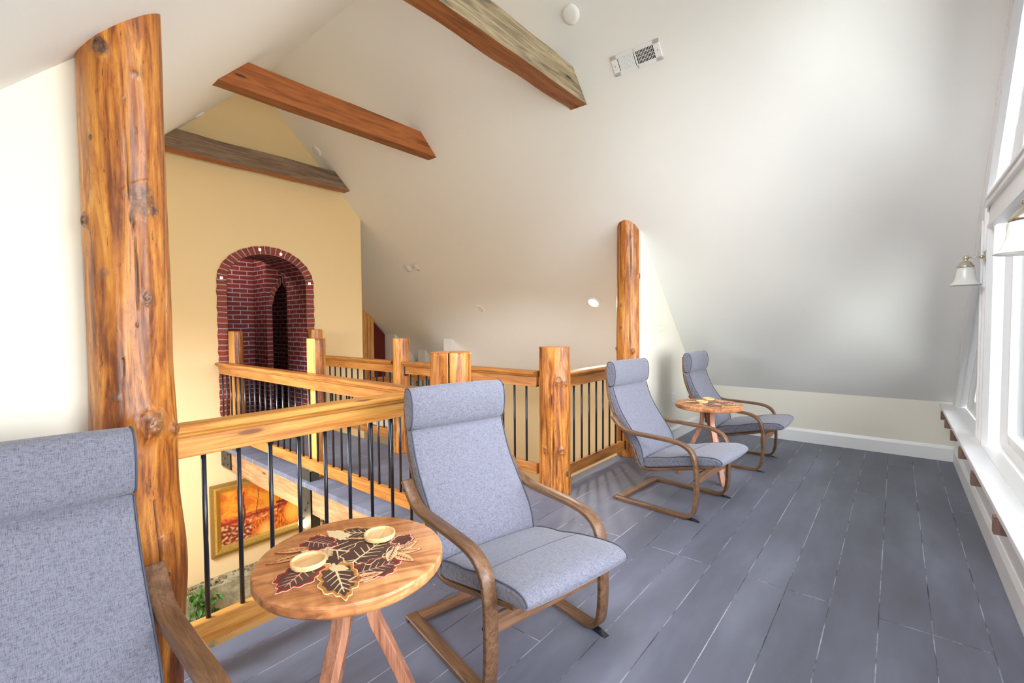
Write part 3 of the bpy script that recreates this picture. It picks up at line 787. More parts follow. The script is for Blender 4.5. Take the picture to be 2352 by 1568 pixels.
# double log: two halves bolted either side of the corner
dl = empty('double_log_post', (2.026, 2.20, 0), 0, 'wide flat-topped log post split down its middle, behind the headrest of the chair', 'log')
def dlog(sgn, name):
    m = MB(); m.b.verts.layers.float.new('knot'); m.b.verts.layers.float.new('crack')
    n = 40; nz = 70; rings = []; a0 = knot_dir((2.026, 2.2), -6)
    for i in range(nz+1):
        z = 1.228*i/nz; row = []
        for k in range(n+1):
            th = a0+sgn*(0.035+(PI-0.07)*k/n); q = Vector((math.cos(th)*1.2, math.sin(th)*1.2, z*1.3+11))
            rr = 0.131*(1+0.03*noise.noise(q)+0.015*noise.noise(q*4))
            row.append(m.v(rr*math.cos(th), rr*math.sin(th), z))
        rings.append(row)
    for a, b in zip(rings, rings[1:]):
        for k in range(n):
            m.b.faces.new((a[k], a[k+1], b[k+1], b[k])).smooth = True
        m.b.faces.new((a[n], a[0], b[0], b[n]))
    m.b.faces.new(rings[-1]).material_index = 1; m.b.faces.new(rings[0])
    m.build(name, [M['log'], M['logend']], dl)
dlog(1, 'log_half'); dlog(-1, 'log_half')

# ------------------------------------------------------------------ railings (each built along local X)
def cap_profile():
    h = [(0.0, 1.0), (0.046, 0.999), (0.056, 0.994), (0.061, 0.985), (0.060, 0.975), (0.053, 0.968), (0.046, 0.966), (0.043, 0.958), (0.036, 0.951), (0.030, 0.948), (0.026, 0.947)]
    return [(-a, b-1.0) for a, b in h[::-1]][:-1]+[(a, b-1.0) for a, b in h]
def railing(name, p0, p1, top, label, first, step=0.1325, br0=True, br1=True, bot=0.085, cap0=0.0, cap1=0.0, fas=0.082, both=True, wood='pineshaded'):
    p0, p1 = Vector(p0), Vector(p1); L = (p1-p0).length; ang = math.atan2(p1.y-p0.y, p1.x-p0.x)
    e = empty(name, (p0.x, p0.y, 0), ang, label, 'railing')
    m = MB(); m.prism([(a, top+b) for a, b in cap_profile()], 'x', -cap0, L+cap1)
    bmesh.ops.subdivide_edges(m.b, edges=[q for q in m.b.edges if abs((q.verts[0].co-q.verts[1].co).x) > 0.1], cuts=1)
    m.build('handrail', M[wood], e)
    zt = top-0.053
    m = MB(); m.box(0, L, -0.020, 0.020, zt-fas, zt+0.001, bev=0.004); m.box(0, L, -0.024, 0.024, zt-fas, zt-fas+0.017, bev=0.004)
    m.build('top_board', M[wood], e)
    m = MB(); m.box(0, L, -0.021, 0.021, bot, bot+0.095, bev=0.004); m.build('bottom_board', M[wood], e)
    x = first; me = None
    while x < L-0.03:
        if me is None:
            mm = MB(); mm.cyl((0, 0, bot+0.09), (0, 0, zt-fas+0.005), 0.0095, seg=12); b = mm.build('baluster', M['black'], e); me = b
        else:
            b = me.copy(); COL.objects.link(b); b.parent = e
        b.location = (x, 0, 0); x += step
    for xx, on in ((0.0, br0), (L, br1)):
        if on:
            s_ = 1 if xx == 0 else -1
            m = MB(); m.box(min(xx, xx-0.005*s_), max(xx, xx-0.005*s_), -0.027, 0.027, zt-fas-0.022, zt-0.006, bev=0.0015)
            m.cyl((xx-0.005*s_, -0.012, zt-fas-0.010), (xx+0.002*s_, -0.012, zt-fas-0.010), 0.006, seg=8)
            m.build('angle_bracket', M['black'], e)
            m = MB(); m.box(min(xx, xx+0.012*s_), max(xx, xx+0.012*s_), -0.03, -0.021, bot+0.0, bot+0.09); m.build('angle_bracket', M['black'], e)
    return e
railing('loft_railing', (0.535, 2.20), (1.89, 2.20), 1.01, 'honey pine railing with black balusters behind the nearer round table, left of the double log', 0.100, wood='pine')
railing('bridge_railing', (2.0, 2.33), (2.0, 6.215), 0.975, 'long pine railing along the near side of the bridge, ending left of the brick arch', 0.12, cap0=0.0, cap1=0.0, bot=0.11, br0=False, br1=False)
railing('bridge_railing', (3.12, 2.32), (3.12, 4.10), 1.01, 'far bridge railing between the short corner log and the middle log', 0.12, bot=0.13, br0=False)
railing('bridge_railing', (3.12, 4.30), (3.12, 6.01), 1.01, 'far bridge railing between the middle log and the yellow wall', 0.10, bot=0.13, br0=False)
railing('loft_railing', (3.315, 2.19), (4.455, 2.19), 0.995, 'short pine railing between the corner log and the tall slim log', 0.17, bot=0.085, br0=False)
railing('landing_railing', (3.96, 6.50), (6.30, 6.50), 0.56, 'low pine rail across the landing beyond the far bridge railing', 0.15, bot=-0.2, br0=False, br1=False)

# bridge timbers, steel plates, lamp underneath
def timber(x0, x1, y0, y1, z0, z1, label):
    m = MB(); m.box(x0, x1, y0, y1, z0, z1, bev=0.006)
    bmesh.ops.subdivide_edges(m.b, edges=[q for q in m.b.edges if abs((q.verts[0].co-q.verts[1].co).y) > 0.5], cuts=40)
    for v_ in m.b.verts: v_.co.x += 0.003*noise.noise(v_.co*4); v_.co.z += 0.004*noise.noise(v_.co*3+Vector((5, 0, 0)))
    return tag(m.build('bridge_timber', M['timber']), label, 'timber')
timber(1.995, 2.13, 2.27, YB, -0.30, -0.046, 'rough sawn timber carrying the near edge of the bridge')
timber(3.0, 3.14, 2.27, YB, -0.30, -0.046, 'rough sawn timber carrying the far edge of the bridge')
m = MB(); m.box(2.13, 3.0, 2.27, YB, -0.075, -0.046); tag(m.build('bridge_decking', M['timber']), 'plank underside of the bridge between its two timbers', 'decking')
def plate(y0, y1, z0, z1, label, bolts):
    e = empty('steel_plate', (1.985, (y0+y1)/2, z0), 0, label, 'plate')
    m = MB(); h = (y1-y0)/2; m.box(-0.005, 0.006, -h, h, 0, z1-z0, bev=0.002)
    m.box(-0.005, 0.08, -h, -h+0.006, 0, z1-z0)
    m.build('plate', M['steel'], e)
    for by, bz in bolts:
        m = MB(); m.cyl((-0.014, by, bz), (-0.004, by, bz), 0.012, seg=6); m.build('bolt', M['black'], e)
plate(5.93, 6.22, -0.27, -0.048, 'dark steel plate bolting the bridge timber to the yellow wall', [(0.07, 0.03), (-0.06, 0.05), (0.03, 0.11), (0.07, 0.19), (-0.06, 0.17)])
plate(4.02, 4.27, -0.46, 0.09, 'taller dark steel plate at the middle of the bridge timber, above the lit bulb', [(-0.07, 0.44), (0.05, 0.40), (-0.07, 0.26), (-0.02, 0.18), (0.07, 0.3), (0.04, 0.08)])
tl = empty('track_light', (2.08, 4.0, -0.30), 0, 'black bar lamp with one lit bulb hanging under the bridge', 'lamp')
m = MB(); m.box(-0.012, 0.012, -0.85, 0.18, -0.03, 0.0, bev=0.002); m.build('bar', M['steel'], tl)
m = MB(); m.tube([(0.0, 0.10, -0.03), (0.0, 0.0, -0.06), (-0.05, -0.12, -0.10), (-0.02, -0.2, -0.04)], 0.010); m.build('arm', M['steel'], tl)
m = MB(); m.cyl((-0.02, 0.12, -0.02), (-0.05, 0.19, -0.085), 0.016, 0.018, 14); m.build('socket', M['black'], tl)
m = MB(); d1 = Vector((-0.05, 0.19, -0.085)); dd = Vector((-0.03, 0.07, -0.065)).normalized()
m.cyl(d1, d1+dd*0.035, 0.017, 0.030, 16, mi=0)
c0 = d1+dd*0.045
bmesh.ops.create_uvsphere(m.b, u_segments=16, v_segments=10, radius=0.031, matrix=Matrix.Translation(c0))
bu = m.build('bulb', [M['bulb']], tl, smooth=True)
pl = bpy.data.lights.new('bulb_light', 'POINT'); pl.energy = 9; pl.color = (1.0, 0.72, 0.42); pl.shadow_soft_size = 0.04
po_ = bpy.data.objects.new('bulb_light', pl); po_.location = (0.0-0.12, 0.30, -0.17); COL.objects.link(po_); po_.parent = tl

# ------------------------------------------------------------------ hall wall: painting, stone, ivy
pt = empty('framed_painting', (2.543, YB-0.0, -0.93), 0, 'gilt framed oil painting of autumn trees by water, hanging below the bridge', 'painting')
PW, PH = 0.70, 0.435
def frame_ring(m, w0, h0, w1, h1, y0, y1):
    o = [(-w0, -h0), (w0, -h0), (w0, h0), (-w0, h0)]; i = [(-w1, -h1), (w1, -h1), (w1, h1), (-w1, h1)]
    for k in range(4):
        j = (k+1) % 4
        A = [m.v(o[k][0], y0, o[k][1]), m.v(o[j][0], y0, o[j][1]), m.v(i[j][0], y1, i[j][1]), m.v(i[k][0], y1, i[k][1])]
        m.b.faces.new(A)
for nm, rows, mat in (('outer_moulding', [(PW, PH, PW, PH, 0.0, -0.035), (PW, PH, PW-0.035, PH-0.035, -0.035, -0.045)], 'golddark'),
                      ('gilt_moulding', [(PW-0.035, PH-0.035, PW-0.055, PH-0.055, -0.045, -0.055), (PW-0.055, PH-0.055, PW-0.085, PH-0.085, -0.055, -0.028), (PW-0.085, PH-0.085, PW-0.11, PH-0.11, -0.028, -0.012)], 'gold')):
    m = MB()
    for r_ in rows: frame_ring(m, *r_)
    m.build(nm, M[mat], pt)
m = MB(); cl = m.b.loops.layers.float_color.new('Col')
nx, ny = 150, 90; w, h = PW-0.11, PH-0.11
def paint(u, v):
    n1 = noise.noise(Vector((u*7, v*5, 0))); n2 = noise.noise(Vector((u*30, v*22, 3))); n3 = noise.noise(Vector((u*70, v*14, 6)))
    c = Vector(sr(206, 104, 30)).lerp(Vector(sr(244, 168, 50)), max(0, min(1, 0.4+n1*1.3+n2*0.5)))
    if v > 0.45: c = c.lerp(Vector(sr(150, 130, 44)), max(0, n1*1.2-0.1+n2*0.6)*(1 if 0.25 < u < 0.65 else 0.3))
    if v < 0.5: c = Vector(sr(170, 66, 28)).lerp(Vector(sr(228, 118, 52)), max(0, min(1, 0.5+n2*1.4)))
    bank = 0.44+0.12*(u-0.5)
    if abs(v-bank) < 0.03: c = Vector(sr(150, 50, 30))
    if v < 0.36-0.15*abs(u-0.5) and u > 0.3: c = Vector(sr(150, 60, 24)).lerp(Vector(sr(236, 130, 40)), max(0, min(1, 0.5+n3*1.5)))
    pool = math.hypot((u-0.74)/0.11, (v-0.26)/0.26)
    if pool < 1: c = Vector(sr(255, 206, 84)).lerp(Vector(sr(232, 130, 36)), min(1, pool**2+0.4*abs(n3)))
    p2 = math.hypot((u-0.44)/0.10, (v-0.05)/0.20)
    if p2 < 1: c = Vector(sr(250, 190, 96)).lerp(Vector(sr(214, 110, 40)), min(1, p2**2+0.4*abs(n3)))
    roof = 0.60-0.9*abs(u-0.80)
    if u > 0.55 and 0.50-0.15*(u-0.6) < v < 0.56 and u < 0.98: c = Vector(sr(120, 46, 34))
    if u < 0.30 and v < 0.34+0.08*n1-0.5*max(0, u-0.18): c = Vector(sr(120, 40, 24)).lerp(Vector(sr(240, 176, 120)), max(0, min(1, n2*2.0+0.15)))
    if 0.25 < u < 0.6 and 0.30 < v < 0.42: c = c.lerp(Vector(sr(244, 172, 112)), max(0, min(1, n2*2.2)))
    for tx, tw, v0 in ((0.215, 0.010, 0.3), (0.50, 0.006, 0.40), (0.575, 0.004, 0.4), (0.36, 0.004, 0.42), (0.84, 0.004, 0.5)):
        if abs(u-tx-0.02*noise.noise(Vector((v*3, tx*20, 1)))-0.02*(v-0.5)) < tw*(1.3-v*0.7) and v > v0-0.05 and v < 0.92: c = Vector(sr(86, 40, 26))
    return c
G = [[m.v(-w+2*w*i/nx, -0.010, -h+2*h*j/ny) for j in range(ny+1)] for i in range(nx+1)]
for i in range(nx):
    for j in range(ny):
        f = m.b.faces.new((G[i][j], G[i+1][j], G[i+1][j+1], G[i][j+1]))
        for lp_, (a, b) in zip(f.loops, ((i, j), (i+1, j), (i+1, j+1), (i, j+1))): lp_[cl] = (*paint(a/nx, b/ny), 1)
t = NT('oil_paint'); a = t.n('ShaderNodeVertexColor'); a.layer_name = 'Col'
t.bump(t.noise(t.coords((60, 60, 200)), 1, 3), 0.3, 0.002)
m.build('canvas', t.fin(a.outputs[0], 0.4), pt)
# stone ledge
m = MB(); m.box(XL, 2.9, YB-0.26, YB, -2.20, -1.60)
m.box(XL, 1.78, YB-0.26, YB, -2.75, -2.20)
bmesh.ops.subdivide_edges(m.b, edges=m.b.edges[:], cuts=12, use_grid_fill=True)
for v_ in m.b.verts:
    n_ = noise.noise(v_.co*4)*0.02+noise.noise(v_.co*11)*0.008
    v_.co.y += n_; v_.co.z += n_*0.4
struct(m.build('wall_stone_ledge', M['stone']))
m = MB()
for i in range(150):
    x = -0.2+3.1*random.random(); r_ = 0.012+0.02*random.random()
    bmesh.ops.create_icosphere(m.b, subdivisions=1, radius=r_, matrix=Matrix.Translation((x, YB-0.03-0.2*random.random()**1.5, -1.595))@Matrix.Scale(0.5, 4, (0, 0, 1)))
tag(m.build('ledge_rubble', M['moss']), 'brown moss and rubble along the top of the stone ledge', 'rubble', kind='stuff')
pv = empty('ivy_plant', (1.62, 5.95, -1.60), 0, 'green leafy ivy hanging over the stone ledge behind the tall log', 'plant')
m = MB()
for i in range(7): m.tube([(0.02*i-0.06, 0.1, 0.03), (0.03*i-0.1, -0.05, 0.06), (0.035*i-0.11, -0.14, -0.05), (0.04*i-0.12+0.03*math.sin(i), -0.15, -0.18-0.05*(i % 4))], 0.004, 5)
m.build('stem', M['leaf'], pv)
lm = None
for i in range(58):
    if lm is None:
        mm = MB(); pts = [(0, 0), (0.016, 0.012), (0.024, 0.03), (0.016, 0.05), (0, 0.072), (-0.016, 0.05), (-0.024, 0.03), (-0.016, 0.012)]
        vs = [mm.v(x, y, 0.010*math.cos(y*60)-abs(x)*0.35) for x, y in pts]; ctr = mm.v(0, 0.032, 0.006)
        for k in range(8): mm.b.faces.new((vs[k], vs[(k+1) % 8], ctr))
        b = mm.build('leaf', M['leaf'], pv, smooth=True, fixn=False); lm = b
    else: b = lm.copy(); COL.objects.link(b); b.parent = pv
    b.location = (-0.12+0.30*random.random(), -0.18+0.16*random.random(), 0.12-0.50*random.random())
    b.rotation_euler = (random.uniform(-1.9, 0.3), random.uniform(-0.8, 0.8), random.uniform(-PI, PI)); s_ = random.uniform(0.8, 1.5); b.scale = (s_, s_, s_)

# ------------------------------------------------------------------ things on the slopes and walls
def on_right(x, y, nm, label, cat, group=None):
    """an Empty lying on the right slope: local z leaves the plaster, local x runs along the ridge (world Y)"""
    e = empty(nm, (0, 0, 0), 0, label, cat, group)
    n = Vector((-1, 0, -1)).normalized(); ax = Vector((0, 1, 0)); ay = n.cross(ax)
    e.matrix_world = Matrix(((ax.x, ay.x, n.x, x), (ax.y, ay.y, n.y, y), (ax.z, ay.z, n.z, CR-x), (0, 0, 0, 1)))
    return e
def register(x, y, w, h, label, nb):
    e = on_right(x, y, 'air_vent', label, 'vent')
    m = MB(); W2, H2 = w/2, h/2; b_ = 0.03
    m.box(-W2, W2, -H2, -H2+b_, 0, 0.008, bev=0.002); m.box(-W2, W2, H2-b_, H2, 0, 0.008, bev=0.002)
    m.box(-W2, -W2+0.05, -H2, H2, 0, 0.008, bev=0.002); m.box(W2-0.05, W2, -H2, H2, 0, 0.008, bev=0.002); m.box(-0.006, 0.006, -H2, H2, 0, 0.008)
    m.build('frame', M['white'], e)
    m = MB(); m.box(-W2+0.02, W2-0.02, -H2+0.02, H2-0.02, 0.0004, 0.0012); m.build('backing', M['dark'], e)
    n_ = nb
    for sgn in (-1, 1):
        for k in range(n_):
            xx = sgn*(0.012+(W2-0.068)*(k+0.5)/n_)
            m = MB(); m.prism([(-0.0040, 0.0012), (-0.0028, 0.0012), (0.0048, 0.0062), (0.0036, 0.0062)], 'y', -H2+0.028, H2-0.028) if sgn > 0 else m.box(-0.0012, 0.0012, -H2+0.028, H2-0.028, 0.001, 0.006)
            o = m.build('louver', M['white'], e); o.location = (xx, 0, 0)
    if w > 0.3:
        for k in range(3):
            m = MB(); yy = -H2+0.028+(h-0.056)*(k+1)/4; m.box(-W2+0.05, -0.006, yy-0.001, yy+0.001, 0.0015, 0.004); m.build('cross_wire', M['white'], e)
    for xx in (-W2+0.022, W2-0.022):
        m = MB(); m.cyl((xx, 0, 0.007), (xx, 0, 0.0095), 0.004, seg=8); m.build('screw', M['steel'], e)
register(3.456, 1.597, 0.395, 0.155, 'larger white air vent with one dark open half, high on the sloped ceiling', 11)
register(4.615, 5.90, 0.28, 0.15, 'smaller white air vent on the lower slope above the bridge', 8)
def disc(x, y, r_, label):
    e = on_right(x, y, 'ceiling_disc', label, 'cover'); m = MB()
    m.lathe([(0, 0.020), (r_*0.62, 0.020), (r_*0.86, 0.016), (r_, 0.004), (r_, 0.0)]); m.build('cover', M['ceiling'], e)
disc(3.124, 1.985, 0.072, 'round white cover plate near the top edge of the photo, beside the nearest beam')
disc(3.173, 6.043, 0.070, 'small round white cover on the slope just above the farthest beam')
def disc_left(x, y, r_, label):
    e = empty('ceiling_disc', (0, 0, 0), 0, label, 'cover')
    n = Vector((1, 0, -1)).normalized(); ax = Vector((0, 1, 0)); ay = n.cross(ax)
    e.matrix_world = Matrix(((ax.x, ay.x, n.x, x), (ax.y, ay.y, n.y, y), (ax.z, ay.z, n.z, x+CL_), (0, 0, 0, 1)))
    m = MB(); m.lathe([(0, 0.020), (r_*0.62, 0.020), (r_*0.86, 0.016), (r_, 0.004), (r_, 0.0)]); m.build('cover', M['ceiling'], e)
    return e
disc_left(1.80, 6.04, 0.07, 'small round white cover on the left slope above the end of the farthest beam')
def downlight(x, y, on, label):
    e = on_right(x, y, 'recessed_light', label, 'light')
    m = MB(); m.lathe([(0.066, 0.0), (0.092, 0.0), (0.092, 0.004), (0.088, 0.007), (0.068, 0.006), (0.064, 0.0)]); m.build('trim_ring', M['white'], e)
    m = MB(); m.lathe([(0, 0.0015), (0.066, 0.0035)]); m.build('lens', M['lampon'] if on else M['plastic'], e)
    if on:
        l = bpy.data.lights.new('recessed_light_beam', 'AREA'); l.shape = 'DISK'; l.size = 0.12; l.energy = 14; l.color = (1.0, 0.88, 0.70)
        o = bpy.data.objects.new('recessed_light_beam', l); COL.objects.link(o); o.parent = e; o.location = (0, 0, 0.012); o.rotation_euler = (PI, 0, 0)
downlight(5.278, 5.058, False, 'unlit round recessed light in the slope, left of the lit one')
downlight(5.252, 3.0, True, 'lit round recessed light in the slope beside the tall slim log')
hk = empty('ceiling_hook', (0.565, 2.40, 0.565+CL_), 0, 'tiny white hook in the ceiling beside the top of the tall thick log', 'hook')
m = MB(); m.tube([(0, 0, 0), (0, 0, -0.015)]+[(0.012*math.cos(a), 0, -0.027+0.012*math.sin(a)) for a in [PI/2-k*PI/6 for k in range(10)]], 0.0025, 6); m.build('hook', M['plastic'], hk)
def switchplate(x, z, w, h, n, rows, label):
    e = empty('switch_plate', (x, 2.05, z), 0, label, 'switch')
    m = MB(); m.box(-w/2, w/2, -0.006, 0, -h/2, h/2, bev=0.002); m.build('plate', M['plastic'], e)
    for k in range(n):
        xx = -w/2+w*(k+0.5)/n
        m = MB(); m.box(xx-0.0045, xx+0.0045, -0.014, -0.004, -0.010, 0.008, bev=0.001); m.build('toggle', M['plastic'], e)
        for zz in rows:
            m = MB(); m.cyl((xx, -0.0075, zz), (xx, -0.0055, zz), 0.003, seg=8); m.build('screw', M['steel'], e)
switchplate(4.765, 1.352, 0.205, 0.120, 4, (-0.03, 0.03), 'left one of two ivory switch plates on the cream wall, next to the slim log')
switchplate(5.105, 1.350, 0.205, 0.120, 4, (-0.03, 0.03), 'right one of two ivory switch plates on the cream wall, nearer the slope')
e = empty('wall_socket', (5.50, 2.05, 0.515), 0, 'white wall socket behind the round table by the far chair', 'socket')
m = MB(); m.box(-0.058, 0.058, -0.006, 0, -0.06, 0.06, bev=0.002); m.build('plate', M['white'], e)
for xx in (-0.026, 0.026):
    for zz in (-0.02, 0.02):
        m = MB(); m.box(xx-0.012, xx+0.012, -0.008, -0.004, zz-0.012, zz+0.012, bev=0.002); m.build('outlet', M['plastic'], e)
        m = MB(); m.box(xx-0.006, xx-0.004, -0.0085, -0.0078, zz-0.004, zz+0.006); m.box(xx+0.004, xx+0.006, -0.0085, -0.0078, zz-0.004, zz+0.006); m.build('slot', M['dark'], e)

# ------------------------------------------------------------------ wall lamps on the window posts
def sconce(x, label):
    e = empty('wall_lamp', (x, YW, 1.845), 0, label, 'lamp')
    m = MB(); prof = [(0, 0.034), (0.012, 0.034), (0.018, 0.028), (0.030, 0.024), (0.044, 0.020), (0.050, 0.013), (0.060, 0.010), (0.063, 0.004), (0.063, 0.0)]
    m.lathe(prof, seg=28); bmesh.ops.rotate(m.b, verts=m.b.verts, cent=(0, 0, 0), matrix=Matrix.Rotation(-PI/2, 3, 'X')); m.build('wall_plate', M['nickel'], e)
    m = MB(); m.tube([(0, 0.03, 0), (0, 0.06, 0.001), (0, 0.110, 0.002)], 0.0055, 10); m.cyl((0, 0.028, 0), (0, 0.044, 0), 0.013, 0.011, 14); m.build('arm', M['nickel'], e)
    m = MB(); m.cyl((0, 0.012, 0.03), (0, 0.032, 0.034), 0.003, seg=8); m.cyl((-0.010, 0.034, 0.034), (0.010, 0.034, 0.034), 0.002, seg=8); m.build('switch', M['nickel'], e)
    m = MB(); m.lathe([(0, 0.018), (0.010, 0.016), (0.0165, 0.006), (0.016, -0.006), (0.010, -0.015), (0.018, -0.024), (0.032, -0.034), (0.036, -0.046), (0.046, -0.056), (0.047, -0.068), (0.040, -0.068)], (0, 0.113, 0), 28); m.build('shade_holder', M['nickel'], e)
    m = MB(); m.lathe([(0.040, -0.062), (0.046, -0.072), (0.050, -0.10), (0.053, -0.13), (0.060, -0.155), (0.072, -0.176), (0.086, -0.188), (0.085, -0.190), (0.070, -0.179), (0.057, -0.157), (0.049, -0.13), (0.046, -0.10), (0.042, -0.073)], (0, 0.113, 0), 36); m.build('glass_shade', M['opal'], e)
    return e
sconce(4.52, 'brushed nickel wall lamp with white bell shade, fully in view on the far window post')
sconce(2.565, 'wall lamp whose white bell shade is cut off by the right edge of the photo')

# ------------------------------------------------------------------ armchairs
def strip(m, path, w, th, x0, side=1, mi=0):
    """bent lath: path of (y,z) outer line, lateral width w from x0, thickness th to SIDE"""
    nn = normals2(path)
    rings = []
    for (y, z), (a, b) in zip(path, nn):
        q = (y+a*th*side, z+b*th*side)
        e_ = 0.003
        ux, uy = a*side, b*side
        pts = [(x0+e_, y, z), (x0+w-e_, y, z), (x0+w, y+ux*e_, z+uy*e_), (x0+w, q[0]-ux*e_, q[1]-uy*e_), (x0+w-e_, q[0], q[1]), (x0+e_, q[0], q[1]), (x0, q[0]-ux*e_, q[1]-uy*e_), (x0, y+ux*e_, z+uy*e_)]
        rings.append([m.v(*p) for p in pts])
    for r0, r1 in zip(rings, rings[1:]):
        for k in range(8):
            f = m.b.faces.new((r0[k], r0[(k+1) % 8], r1[(k+1) % 8], r1[k])); f.smooth = k in (0, 4)
    m.b.faces.new(rings[0][::-1]); m.b.faces.new(rings[-1])
ARM = catmull([(-0.012, 0.668), (0.018, 0.638), (0.052, 0.606), (0.10, 0.578), (0.17, 0.566), (0.26, 0.563), (0.36, 0.560), (0.46, 0.556), (0.54, 0.546), (0.595, 0.525), (0.634, 0.490), (0.656, 0.440), (0.667, 0.370),
               (0.670, 0.28), (0.669, 0.18), (0.662, 0.10), (0.648, 0.05), (0.620, 0.018), (0.58, 0.003), (0.52, 0.0), (0.35, 0.0), (0.15, 0.0), (0.0, 0.0)], 5)
SEATF = catmull([(-0.114, 1.052), (-0.113, 0.94), (-0.095, 0.811), (-0.051, 0.685), (0.010, 0.585), (0.075, 0.500), (0.125, 0.425), (0.152, 0.358), (0.172, 0.308), (0.205, 0.278), (0.26, 0.270), (0.34, 0.284), (0.431, 0.307), (0.55, 0.336), (0.66, 0.364), (0.752, 0.388)], 5)
def cushion(m, loop, hw, rnd=0.018, puff=0.012, nx=12, mi=0, top_idx=None):
    """closed (y,z) loop swept across x with rounded ends and a little fullness"""
    n = len(loop)
    cy = sum(p[0] for p in loop)/n; cz = sum(p[1] for p in loop)/n
    A = sum(loop[i][0]*loop[(i+1) % n][1]-loop[(i+1) % n][0]*loop[i][1] for i in range(n)); sg = 1 if A > 0 else -1
    nr = []
    for i in range(n):
        a, b = loop[i-1], loop[(i+1) % n]; dx, dy = b[0]-a[0], b[1]-a[1]; l = math.hypot(dx, dy) or 1
        nr.append((dy/l*sg, -dx/l*sg))      # outward
    st = []
    for k in range(5):
        a = PI/2*k/4; st.append((-hw+rnd*(1-math.sin(a)), -rnd*(1-math.cos(PI/2-a))))
    st = [(-hw, -rnd), (-hw+rnd*0.1, -rnd*0.55), (-hw+rnd*0.35, -rnd*0.2), (-hw+rnd, 0)]
    xs_ = st+[(-hw+rnd+(2*hw-2*rnd)*k/nx, 0) for k in range(1, nx)]+[(-a, b) for a, b in st[::-1]]
    rings = []
    for x, off in xs_:
        pf = puff*max(0, 1-(x/hw)**2)**0.8
        rings.append([m.v(x, p[0]+q[0]*(off+pf), p[1]+q[1]*(off+pf)) for p, q in zip(loop, nr)])
    for r0, r1 in zip(rings, rings[1:]):
        for k in range(n): f = m.b.faces.new((r0[k], r0[(k+1) % n], r1[(k+1) % n], r1[k])); f.smooth = True; f.material_index = mi
    for rg_ in (rings[0][::-1], rings[-1]):
        f = m.b.faces.new(rg_); f.material_index = mi
    return [(p[0], p[1]) for p in loop], nr
def smooth_loop(pts, n=4):
    L_ = pts+pts[:1]; out = []; m_ = len(pts)
    for i in range(m_):
        p0, p1, p2, p3 = pts[i-1], pts[i], pts[(i+1) % m_], pts[(i+2) % m_]
        for k in range(n):
            t_ = k/n; out.append(tuple(0.5*((2*b)+(-a+c)*t_+(2*a-5*b+4*c-d)*t_*t_+(-a+3*b-3*c+d)*t_**3) for a, b, c, d in zip(p0, p1, p2, p3)))
    return out
